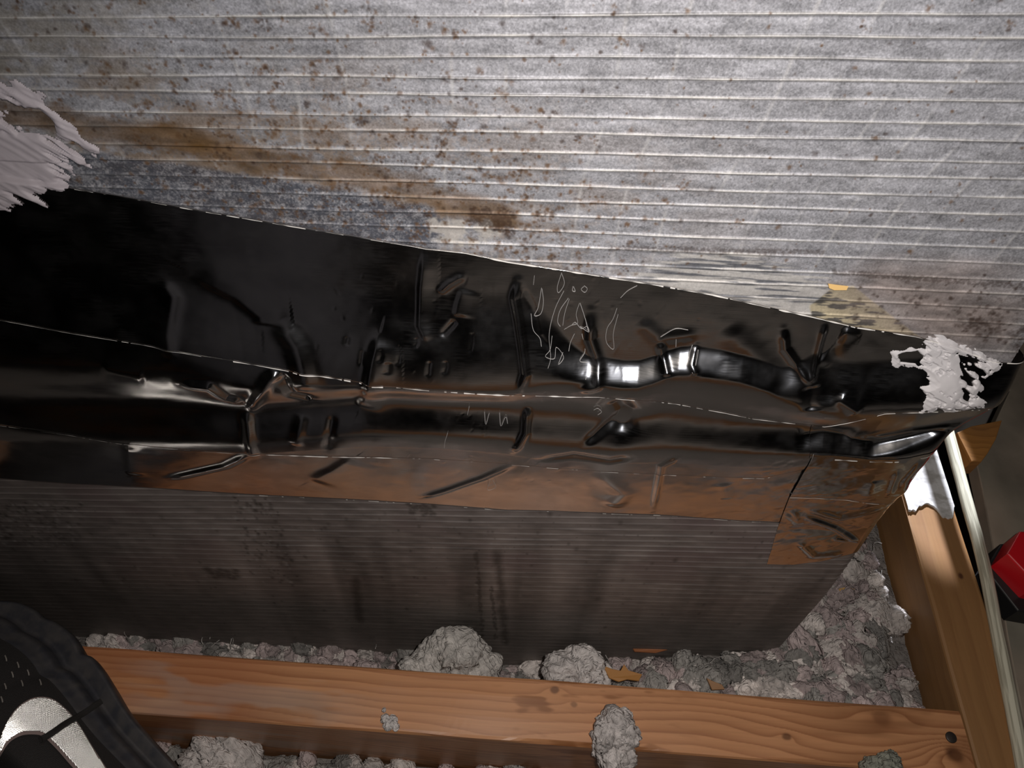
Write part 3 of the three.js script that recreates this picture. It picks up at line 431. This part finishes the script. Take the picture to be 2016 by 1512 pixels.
// ------------------------------------------------------------------ loose insulation
const tuftGeo = (() => { const V = []; for (let k = 0; k < 10; k++) { const g = mergeVertices(new THREE.IcosahedronGeometry(1, 8).deleteAttribute('uv').deleteAttribute('normal')), p = g.attributes.position; for (let i = 0; i < p.count; i++) { const x = p.getX(i), y = p.getY(i), z = p.getZ(i), wx = x + 0.5 * noise(x * 1.5, y * 1.5, z * 1.5 + k), f = 1 + 0.5 * fbm(wx * 1.2 + k * 9, y * 1.2, z * 1.2, 2) + 0.55 * (0.25 - Math.abs(fbm(wx * 2.0, y * 3.6 + k * 5, z * 1.7, 3))) + 0.07 * noise(x * 8, y * 8, z * 8 + k); p.setXYZ(i, x * f, y * f, z * f); } g.computeVertexNormals(); V.push(g); } return V; })();
function tint(g, c) { const n = g.attributes.position.count, a = new Float32Array(n * 3); for (let i = 0; i < n; i++) { const p = g.attributes.position, f = 1 + 0.55 * fbm(p.getX(i) * 330, p.getY(i) * 330, p.getZ(i) * 330, 3); a[i * 3] = c[0] * f; a[i * 3 + 1] = c[1] * f; a[i * 3 + 2] = c[2] * f; } g.setAttribute('color', new THREE.BufferAttribute(a, 3)); const t = new Float32Array(n * 2), p = g.attributes.position; for (let i = 0; i < n; i++) { t[2 * i] = (p.getX(i) + p.getY(i) * 0.6) / 0.05; t[2 * i + 1] = (p.getZ(i) + p.getY(i) * 0.8) / 0.05; } g.setAttribute('uv', new THREE.BufferAttribute(t, 2)); return g; }
const fluff = texture(512, 512, (i, j) => { const a = 0.5 + 0.55 * fbm(i / 22 + 2 * noise(i / 40, j / 40, 5), j / 14, 3, 5); return [a, a, a]; });
const wool = std({ color: 0xffffff, vertexColors: true, roughness: 1, bumpMap: fluff, bumpScale: 0.0022 });
const bed = (x, z) => { const back = z < -0.13 ? 1 : 0; return back ? 0.062 + 0.042 * sstep(0.0, 0.22, x) - 0.01 * sstep(-0.02, 0.0, x) * sstep(0.05, 0.02, x) + 0.004 * fbm(x * 20, z * 20, 2, 2) : 0.058 + 0.006 * fbm(x * 18, z * 18, 3, 2); };
{
  const R = rng(404), parts = [];
  const put = (x, z, r, y) => { const g = tuftGeo[Math.floor(R() * 10)].clone(); g.applyMatrix4(new THREE.Matrix4().compose(V3(x, y, z), new THREE.Quaternion().setFromEuler(new THREE.Euler(R() * 6, R() * 6, R() * 6)), V3(r, r * (0.6 + 0.3 * R()), r * (0.7 + 1.0 * R())))); const q = R(), w = 0.65 + 0.6 * R(); parts.push(tint(g, (q < 0.4 ? [0.47, 0.395, 0.39] : q < 0.72 ? [0.31, 0.30, 0.285] : [0.66, 0.61, 0.58]).map((c) => c * w))); };
  for (let k = 0; k < 420; k++) { const x = lerp(-0.3, 0.285, R()), z = lerp(-0.183, -0.152, R()), r = 0.004 + 0.0075 * R() * R() + (x > 0.05 ? 0.002 : 0); put(x, z, r, bed(x, z) + 0.004 * R() + (x > 0.1 ? 0.008 * R() : -0.002)); }
  for (let k = 0; k < 300; k++) { const x = lerp(0.19, 0.276, R()), z = lerp(-0.36, -0.15, R()); put(x, z, 0.0065 + 0.0095 * R() * R(), bed(x, z) + 0.004 + 0.006 * R()); }
  for (let k = 0; k < 560; k++) { const x = lerp(-0.30, 0.289, R()), z = lerp(-0.106, -0.015, R()); put(x, z, 0.005 + 0.008 * R() * R(), bed(x, z) + 0.004 + 0.006 * R()); }
  for (const [xa, xb, za, zb, n] of [[-0.6, 0.295, -0.187, -0.149, 200], [0.2, 0.295, -0.75, -0.149, 120], [-0.6, 0.295, -0.108, 0.287, 160], [-0.6, 0.295, 0.33, 1.4, 60]]) parts.push(tint(grid(n, n, (a, b) => { const x = lerp(xa, xb, a), z = lerp(za, zb, b); return V3(x, bed(x, z) + 0.006 * fbm(x * 60, z * 60, 5, 3), z); }, (a, b) => [a, b]).toNonIndexed(), [0.20, 0.185, 0.175]));
  const all = parts.map((g) => { return g.index ? g.toNonIndexed() : g; });
  // curled fibres
  for (let k = 0; k < 70; k++) { const s = k % 3, x = s === 1 ? lerp(0.2, 0.285, R()) : lerp(-0.28, 0.285, R()), z = s === 0 ? lerp(-0.18, -0.153, R()) : s === 1 ? lerp(-0.3, -0.16, R()) : lerp(-0.1, -0.02, R()), y = bed(x, z) + 0.012 + 0.006 * R(), P = []; let a = R() * 6; const c = V3(x, y, z); for (let q = 0; q < 6; q++) { P.push(c.clone()); a += (R() - 0.3) * 1.6; c.add(V3(Math.cos(a) * 0.003, (R() - 0.5) * 0.002, Math.sin(a) * 0.003)); } const g = new THREE.TubeGeometry(new THREE.CatmullRomCurve3(P), 14, 0.0002 + 0.0002 * R(), 5); all.push(tint(g.toNonIndexed(), [0.46, 0.44, 0.42])); }
  const g = mergeGeometries(all); 
  tag(mesh('loose_insulation', g, wool), 'grey and pinkish tufts of blown-in insulation filling the bays between the joists', 'insulation', null, 'stuff');
}
function clump(label, spec, color, seed, group) {                  // a tuft one can tell from the rest: lobes joined in one mesh
  const R = rng(seed), parts = [];
  for (const [x, y, h, r, sy] of spec) { const p = level(x, y, h), g = tuftGeo[Math.floor(R() * 10)].clone(); g.applyMatrix4(new THREE.Matrix4().compose(p, new THREE.Quaternion().setFromEuler(new THREE.Euler(R() * 6, R() * 6, R() * 6)), V3(r, r * (sy || 0.8), r))); const w = 0.88 + 0.24 * R(); parts.push(tint(g, color.map((c) => c * w))); }
  return tag(mesh('insulation_clump', mergeGeometries(parts), wool), label, 'insulation', group);
}
clump('large pale grey insulation clump standing above the reddish joist, below the drip stains', [[850, 1300, 0.118, 0.014], [905, 1292, 0.124, 0.017], [880, 1275, 0.126, 0.011], [945, 1310, 0.118, 0.013], [810, 1312, 0.118, 0.009], [920, 1268, 0.122, 0.009]], [0.50, 0.48, 0.455], 3);
clump('rounded pleated white clump behind the joist, left of the orange splinter', [[1110, 1315, 0.112, 0.013], [1145, 1312, 0.114, 0.014], [1170, 1325, 0.112, 0.011], [1128, 1298, 0.112, 0.009]], [0.68, 0.645, 0.63], 4);
clump('hanging whitish clump stuck to the front edge of the reddish joist', [[1210, 1425, 0.152, 0.0105], [1198, 1450, 0.150, 0.0115], [1222, 1450, 0.150, 0.0105], [1206, 1478, 0.142, 0.0115], [1226, 1490, 0.135, 0.0085], [1200, 1505, 0.128, 0.009], [1215, 1530, 0.115, 0.009], [1232, 1408, 0.1515, 0.004], [1205, 1400, 0.151, 0.0045]], [0.64, 0.60, 0.585], 5);
clump('big fluffy pale clump at the bottom edge beside the black shoe', [[420, 1475, 0.083, 0.015], [455, 1462, 0.086, 0.013], [395, 1500, 0.08, 0.013], [480, 1500, 0.08, 0.014], [440, 1510, 0.083, 0.014]], [0.66, 0.62, 0.60], 6);
clump('tiny white fluff caught on the front edge of the joist', [[758, 1415, 0.1475, 0.0028], [772, 1421, 0.1475, 0.0034], [764, 1428, 0.147, 0.003], [780, 1430, 0.147, 0.0025], [756, 1398, 0.1465, 0.0014]], [0.64, 0.61, 0.60], 7);
clump('mouldy grey-green lump on the joist at the bottom right', [[1725, 1512, 0.150, 0.0075], [1745, 1508, 0.151, 0.009], [1758, 1498, 0.151, 0.006], [1735, 1525, 0.149, 0.01]], [0.30, 0.31, 0.26], 8);

// wood chips and scraps
const chipMat = std({ color: rgb(0.50, 0.24, 0.07), roughness: 0.6 });
function chip(label, P, h, thick, color, lift = 0.004) {           // a flat splinter with a bent outline
  const Q = P.map(([x, y]) => level(x, y, h)), c = Q.reduce((a, b) => a.add(b), V3(0, 0, 0)).multiplyScalar(1 / Q.length);
  const s = new THREE.Shape(Q.map((q) => new THREE.Vector2(q.x - c.x, -(q.z - c.z))));
  const g = new THREE.ExtrudeGeometry(s, { depth: thick, bevelEnabled: true, bevelSize: 0.0003, bevelThickness: 0.0003, bevelSegments: 1 }); g.rotateX(-Math.PI / 2);
  const p = g.attributes.position; for (let i = 0; i < p.count; i++) p.setY(i, p.getY(i) + lift * (p.getX(i) / 0.01) * 0.3 + 0.0006 * noise(p.getX(i) * 300, p.getZ(i) * 300)); g.computeVertexNormals();
  const m = mesh('wood_chip', g, std({ color: rgb(...color), roughness: 0.6 })); m.position.copy(c); return tag(m, label, 'wood chip');
}
chip('orange wood splinter shaped like a bow tie behind the joist', [[1188, 1310], [1205, 1318], [1222, 1322], [1228, 1310], [1236, 1322], [1262, 1330], [1256, 1342], [1234, 1338], [1218, 1342], [1200, 1334]], 0.118, 0.0012, [0.44, 0.21, 0.06]);
chip('light brown chip half buried against the joist, right of the orange splinter', [[1392, 1336], [1402, 1342], [1420, 1350], [1424, 1358], [1402, 1358]], 0.118, 0.0012, [0.36, 0.20, 0.10]);
chip('yellow-orange chip lying on the tufts below the taped corner', [[1652, 1160], [1662, 1158], [1680, 1161], [1678, 1170], [1664, 1173], [1654, 1168]], 0.122, 0.0012, [0.50, 0.30, 0.10]);
chip('thin red-brown bark strip at the duct foot', [[1244, 1272], [1290, 1276], [1312, 1281], [1290, 1286], [1250, 1282]], 0.102, 0.001, [0.30, 0.11, 0.04]);
{ // torn bit of orange kraft paper above the tape
  const P = uvs([[1628, 553], [1650, 556], [1668, 558], [1664, 566], [1640, 566], [1630, 562]]); const s = new THREE.Shape(P.map((p) => new THREE.Vector2(p[0], p[1])));
  const g = new THREE.ShapeGeometry(s), p = g.attributes.position; for (let i = 0; i < p.count; i++) { const q = face(p.getX(i), p.getY(i), 0.0013); p.setXYZ(i, q.x, q.y, q.z); } g.computeVertexNormals();
  mesh('paper_scrap', g, std({ color: rgb(0.72, 0.47, 0.18), roughness: 0.8, side: THREE.DoubleSide }), duct, 'torn orange kraft paper scrap');
}

// ------------------------------------------------------------------ right-hand side: board, scrap block, cable, red tool
{
  const P = [[1990, 770], [1955, 845], [1938, 895], [1925, 915], [1935, 960], [1950, 1040], [1966, 1130], [1985, 1250], [2002, 1340], [2030, 1480], [2060, 1640]].map(([x, y]) => level(x, y, 0.128));
  const s = new THREE.Shape([...P.map((p) => new THREE.Vector2(p.x, -p.z)), new THREE.Vector2(0.95, -P[P.length - 1].z), new THREE.Vector2(0.95, 0.62), new THREE.Vector2(P[0].x, 0.62)]);
  const g = new THREE.ExtrudeGeometry(s, { depth: 0.0125, bevelEnabled: true, bevelSize: 0.0008, bevelThickness: 0.0008, bevelSegments: 2 }); g.rotateX(-Math.PI / 2); g.translate(0, 0.1147, 0);
  const map = texture(512, 512, (i, j) => { const m = fbm(i / 60, j / 60, 2, 5), b = fbm(i / 130, j / 130, 5, 2); return mixc([0.19, 0.175, 0.14], [0.32, 0.255, 0.20], clamp(0.45 + 1.3 * b)).map((c) => c * (1 + 0.55 * m)); }, true); map.repeat.set(3.5, 3.5);
  tag(mesh('drywall_panel', g, std({ map, roughness: 0.9 })), 'mottled grey-olive board lying right of the cable at the right edge', 'board');
}
{
  const P = [[1878, 862], [1905, 850], [1962, 838], [1950, 872], [1934, 900], [1922, 916], [1905, 916]].map(([x, y]) => level(x, y, 0.14));
  const s = new THREE.Shape(P.map((p) => new THREE.Vector2(p.x, -p.z)));
  const g = new THREE.ExtrudeGeometry(s, { depth: 0.018, bevelEnabled: true, bevelSize: 0.0008, bevelThickness: 0.0008, bevelSegments: 2 }); g.rotateX(-Math.PI / 2); g.translate(0, 0.1285, 0);
  const map = woodMap(256, 256, 0.06, 0.06, 61, { contrast: 0.7, light: [0.42, 0.19, 0.05], dark: [0.20, 0.08, 0.02], rings: (u, v) => v / 0.006 + 2 * fbm(u * 40, v * 40, 2, 2) }); map.repeat.set(16, 16);
  tag(mesh('wood_block', g, std({ map, roughness: 0.6 })), 'orange-brown wood offcut wedged between duct corner, cable and board', 'wood scrap');
}
{
  const C = [[1846, 770, 0.150], [1862, 832, 0.150], [1876, 885, 0.150], [1892, 945, 0.150], [1908, 1005, 0.150], [1926, 1068, 0.1495], [1942, 1135, 0.149], [1960, 1230, 0.1485], [1980, 1330, 0.148], [2003, 1450, 0.148], [2030, 1600, 0.148]].map(([x, y, h]) => level(x, y, h));
  const far = C[0], lead = [V3(0.372, 0.1455, -1.1), V3(0.366, 0.1455, -0.9), V3(0.358, 0.147, -0.62), V3(0.353, 0.15, -0.5)];
  const curve = new THREE.CatmullRomCurve3([...lead, ...C]);
  const g = new THREE.TubeGeometry(curve, 400, 0.0043, 14); const p = g.attributes.position, n = g.attributes.normal; for (let i = 0; i < p.count; i++) { const k = 0.0003 * fbm(p.getX(i) * 120, p.getY(i) * 120, p.getZ(i) * 60, 3); p.setXYZ(i, p.getX(i) + n.getX(i) * k, p.getY(i) + n.getY(i) * k, p.getZ(i) + n.getZ(i) * k); } g.computeVertexNormals();
  const map = texture(256, 1024, (i, j) => { const d = sstep(-0.1, 0.4, fbm(i / 40, j / 40, 4, 4)); return mixc([0.60, 0.58, 0.46], [0.20, 0.18, 0.13], 0.6 * d); }, true); map.repeat.set(6, 1);
  tag(mesh('electric_cable', g, std({ map, roughness: 0.55 })), 'dusty off-white cable running along the right-hand joist', 'cable');
}
{ // unseen tube, added behind the duct to cast a stripe along the joist
  const a = V3(0.3252, 0.146, -0.92), b = V3(0.5044, 0.904, -0.92), g = new THREE.LatheGeometry([[0, 0], [0.0027, 0], [0.003, 0.0005], [0.003, 0.7784], [0.0027, 0.7789], [0.0021, 0.7789], [0.0021, 0.70], [0, 0.70]].map((q) => new THREE.Vector2(...q)), 32);
  const m = mesh('shadow_tube', g, std({ color: rgb(0.55, 0.55, 0.53), roughness: 0.4 })); m.position.copy(a); m.quaternion.setFromUnitVectors(V3(0, 1, 0), b.clone().sub(a).normalize());
  tag(m, 'thin pale tube added unseen behind the duct to cast a stripe on the yellowish joist', 'tube');
}
{
  const t = thing('tape_measure', 'red plastic tool with black base, cut off by the right edge of the picture', 'tool');
  const c = level(1987, 1093, 0.168); t.position.set(c.x, 0.1288, c.z);
  const out = [[0, 0], [0.014, -0.017], [0.05, -0.02], [0.055, 0.03], [0.012, 0.020]];
  const ex = (P, d, y, b) => { const s = new THREE.Shape(P.map((p) => new THREE.Vector2(p[0], -p[1]))); const g = new THREE.ExtrudeGeometry(s, { depth: d, bevelEnabled: true, bevelSize: b, bevelThickness: b, bevelSegments: 4, curveSegments: 8 }); g.rotateX(-Math.PI / 2); g.translate(0, y, 0); return g; };
  mesh('base', ex([[-0.0045, 0.002], [0.0125, -0.018], [0.055, -0.022], [0.06, 0.036], [0.008, 0.03]], 0.016, 0.0015, 0.0015), std({ color: rgb(0.012, 0.012, 0.013), roughness: 0.5 }), t, 'black rubber base');
  mesh('casing', ex(out, 0.02, 0.019, 0.0018), std({ color: rgb(0.62, 0.012, 0.02), roughness: 0.32 }), t, 'glossy red casing');
}
{
  const p = level(1872, 1452, JTOP), t = thing('nail', 'dark nail head at the right end of the reddish joist', 'nail'); t.position.copy(p);
  mesh('head', new THREE.LatheGeometry([[0, 0.0014], [0.0028, 0.0012], [0.0034, 0.0006], [0.0034, 0.0001], [0, 0.0001]].map((q) => new THREE.Vector2(...q)), 24), std({ color: rgb(0.06, 0.05, 0.045), metalness: 0.6, roughness: 0.5 }), t);
  const s = mesh('shank', new THREE.CylinderGeometry(0.0013, 0.0012, 0.02, 12).translate(0, -0.0098, 0), std({ color: rgb(0.2, 0.19, 0.18), metalness: 0.8, roughness: 0.4 }), t); s.castShadow = true;
}

// ------------------------------------------------------------------ the shoe and the leg that stands in it
{
  const c = new THREE.CatmullRomCurve3([V3(-0.185, 0.215, 0.075), V3(-0.195, 0.30, 0.095), V3(-0.205, 0.42, 0.13), V3(-0.22, 0.56, 0.17), V3(-0.235, 0.70, 0.20)]);
  const n = 60, m = 36, F = c.computeFrenetFrames(n);
  const g = grid(m, n, (a, b, i, j) => { const p = c.getPoint(b), th = a * Math.PI * 2, r = lerp(0.058, 0.088, b) * (1 + 0.05 * noise(Math.cos(th) * 2 + 5, Math.sin(th) * 2, b * 9) + 0.03 * Math.sin(b * 60 + 3 * noise(th, b * 4))); return p.addScaledVector(F.normals[j], r * Math.cos(th)).addScaledVector(F.binormals[j], r * Math.sin(th)); }, (a, b) => [a, b]);
  tag(mesh('trouser_leg', g, std({ color: rgb(0.030, 0.030, 0.036), roughness: 0.95, side: THREE.DoubleSide })), 'black trouser leg rising from the running shoe, left of the picture', 'clothing');
}
{
  const shoe = thing('running_shoe', 'black running shoe with a gleaming white curved emblem in the lower left corner', 'shoe');
  const HR = 0.165;                                                // level of the widest rim
  const px = [[0, 1185], [40, 1188], [72, 1202], [88, 1216], [112, 1226], [140, 1246], [155, 1266], [164, 1286], [182, 1294], [200, 1314], [220, 1345], [240, 1380], [262, 1412], [295, 1450], [335, 1494], [420, 1590], [520, 1710], [590, 1830], [580, 1905], [480, 1935], [330, 1860], [150, 1720], [0, 1580], [-130, 1440], [-185, 1330], [-180, 1260], [-130, 1212], [-60, 1190]];
  const curve = new THREE.CatmullRomCurve3(px.map(([x, y]) => level(x, y, HR)), true, 'centripetal'), N = 320, O = curve.getPoints(N).slice(0, N);
  const a0 = level(-118, 1322, HR), a1 = level(440, 1820, HR), ax = a1.clone().sub(a0), al2 = ax.lengthSq();
  const axis = (p) => a0.clone().addScaledVector(ax, clamp(p.clone().sub(a0).dot(ax) / al2));
  const base = JTOP + 0.0005;
  const M = O.map(axis);
  const loft = (rows, wob = 0) => { const pos = [], idx = [], uvA = []; rows.forEach(([t, y], j) => { for (let i = 0; i < N; i++) { const o = O[i], m = M[i]; pos.push(lerp(o.x, m.x, t), y + (wob ? wob(o, m, t) : 0), lerp(o.z, m.z, t)); uvA.push(lerp(o.x, m.x, t) / 0.05, lerp(o.z, m.z, t) / 0.05); } }); for (let j = 0; j < rows.length - 1; j++) for (let i = 0; i < N; i++) { const a = j * N + i, b = j * N + ((i + 1) % N); idx.push(a, b, a + N, b, b + N, a + N); } const g = new THREE.BufferGeometry(); g.setAttribute('position', new THREE.Float32BufferAttribute(pos, 3)); g.setAttribute('uv', new THREE.Float32BufferAttribute(uvA, 2)); g.setIndex(idx); g.computeVertexNormals(); return g; };
  // an upper whose crown rises from the toe to the instep
  const top = (p, t) => { const s = clamp(p.clone().sub(a0).dot(ax) / al2, -0.15, 1), crown = lerp(0.017, 0.032, sstep(-0.05, 0.5, s)); return crown * Math.pow(Math.max(0, 1 - (1 - t) ** 1.7), 0.92); };
  const T0 = 0.40, yT = 0.183;
  const upH = (o, m, t) => top(o.clone().lerp(m, t), clamp((t - T0) / (1 - T0)));
  const knit = texture(512, 512, (i, j) => { const b = 0.5 + 0.25 * Math.sin(j * 0.9) * Math.sin(i * 0.35 + 2 * noise(i / 40, j / 40)) + 0.25 * noise(i / 3, j / 2); return [b, b, b]; });
  const rubber = texture(512, 512, (i, j) => { const d = fbm(i / 50, j / 50, 3, 4); return mixc([0.030, 0.031, 0.038], [0.062, 0.058, 0.058], clamp(0.4 + 0.9 * d)); }, true);
  mesh('midsole', loft([[0.25, base], [0.08, base], [0.03, base + 0.004], [0.0, 0.160], [0.0, HR], [0.012, HR + 0.003], [0.05, HR + 0.0045], [0.17, HR + 0.0022], [0.22, HR + 0.0018], [0.235, HR + 0.006], [0.25, HR + 0.011], [0.29, HR + 0.0125], [0.36, HR + 0.0140], [T0, yT], [T0 + 0.03, yT - 0.002]]), std({ map: rubber, roughness: 0.55 }), shoe, 'scuffed blue-black sole rim');
  const rows = []; for (let k = 0; k <= 26; k++) rows.push([lerp(T0 - 0.01, 1, k / 26), yT - 0.001]);
  mesh('upper', loft(rows, upH), std({ color: rgb(0.018, 0.016, 0.016), roughness: 0.85, bumpMap: knit, bumpScale: 0.0004 }), shoe, 'black knitted upper');
  const height = (x, z) => { let bi = 0, bd = 1e9; for (let i = 0; i < N; i += 1) { const o = O[i], m = M[i], dx = m.x - o.x, dz = m.z - o.z, t = clamp(((x - o.x) * dx + (z - o.z) * dz) / (dx * dx + dz * dz)), d = Math.hypot(x - o.x - dx * t, z - o.z - dz * t); if (d < bd) { bd = d; bi = [i, t]; } } const t = bi[1]; return yT + upH(O[bi[0]], M[bi[0]], Math.max(t, T0)); };
  const onUpper = (x, y, lift) => { let h = 0.21, p; for (let k = 0; k < 8; k++) { p = level(x, y, h); h = height(p.x, p.z) + lift; } return level(x, y, h); };
  const band = (name, outer, inner, lift, mat, label, n = 70, m = 10) => { const a = polyAt(bezierish(outer, 80).map((p) => [p.x, p.y])), b = polyAt(bezierish(inner, 80).map((p) => [p.x, p.y])); return mesh(name, grid(n, m, (s, t) => { const A = a(s), B = b(s); return onUpper(lerp(A[0], B[0], t), lerp(A[1], B[1], t), lift); }, (s, t) => [s * 2, t]), mat, shoe, label); };
  const outer = [[-60, 1560], [-20, 1490], [0, 1462], [10, 1434], [35, 1396], [66, 1377], [100, 1378], [129, 1399], [153, 1428], [177, 1468], [206, 1514], [262, 1600]];
  const inner = [[-30, 1560], [-10, 1500], [0, 1481], [18, 1455], [42, 1442], [68, 1440], [84, 1443], [100, 1456], [118, 1474], [134, 1492], [152, 1512], [218, 1600]];
  const grow = (P, dx, dy) => P.map(([x, y], i) => [x + dx * (i - 5) * 0.2, y + dy]);
  band('emblem_border', grow(outer, 2.6, -3.5), grow(inner, -3.0, 6), 0.0007, std({ color: rgb(0.26, 0.20, 0.19), roughness: 0.7, side: THREE.DoubleSide }), 'greyish pink border of the emblem');
  { // reflective sheeting: a fine array of cube corners, as on safety trim, that throws light back where it came from
    const inside = [...bezierish(outer, 60).map((p) => [p.x, p.y]), ...bezierish(inner, 60).map((p) => [p.x, p.y]).reverse()], pos = [], c = 0.0006, st = 2.1;
    for (let j = 0, y = 1365; y < 1560; j++, y += st * 0.866) for (let x = -45 + (j % 2) * st * 0.5; x < 240; x += st) {
      if (!inPoly(x, y, inside)) continue;
      const p = onUpper(x, y, 0.0013), a = onUpper(x + 3, y, 0.0013), b = onUpper(x, y + 3, 0.0013), n = a.sub(p).normalize().cross(b.sub(p).normalize()).normalize(); if (n.y < 0) n.negate();
      const e1 = EU.clone().addScaledVector(n, -EU.dot(n)).normalize(), e2 = n.clone().cross(e1), d = [0, 1, 2].map((k) => n.clone().multiplyScalar(1 / Math.sqrt(3)).addScaledVector(e1, Math.sqrt(2 / 3) * Math.cos((k * 2 * Math.PI) / 3)).addScaledVector(e2, Math.sqrt(2 / 3) * Math.sin((k * 2 * Math.PI) / 3)).multiplyScalar(c));
      for (let k = 0; k < 3; k++) { const u = d[k], w = d[(k + 1) % 3], q1 = p.clone().add(u), q2 = q1.clone().add(w), q3 = p.clone().add(w); for (const q of [p, q1, q2, p, q2, q3]) pos.push(q.x, q.y, q.z); }
    }
    const g = new THREE.BufferGeometry(); g.setAttribute('position', new THREE.Float32BufferAttribute(pos, 3)); g.computeVertexNormals();
    mesh('emblem', g, std({ color: rgb(0.97, 0.97, 0.96), metalness: 1, roughness: 0.28, side: THREE.DoubleSide }), shoe, 'gleaming white curved emblem');
  }
  // a flat lace crossing the emblem
  { const L = [[200, 1380], [168, 1402], [130, 1424], [98, 1446], [80, 1456]].map(([x, y], i) => onUpper(x, y, [0.004, 0.0042, 0.004, 0.0036, 0.002][i])); const g = new THREE.TubeGeometry(new THREE.CatmullRomCurve3(L), 40, 0.0017, 10); mesh('lace', g, std({ color: rgb(0.02, 0.018, 0.017), roughness: 0.7, bumpMap: knit, bumpScale: 0.0003 }), shoe, 'thin black cord'); }
  const st = std({ color: rgb(0.26, 0.24, 0.22), roughness: 0.7 });
  for (const [x, y] of [[11, 1296], [35, 1309], [24, 1328], [55, 1324], [10, 1351], [43, 1345], [79, 1343], [3, 1377]]) { const q = [onUpper(x - 1, y - 5, 0.0006), onUpper(x + 1, y, 0.0009), onUpper(x + 2, y + 5, 0.0006)]; mesh('stitch', new THREE.TubeGeometry(new THREE.CatmullRomCurve3(q), 6, 0.0004, 6), st, shoe); }
}

renderer.render(scene, camera);
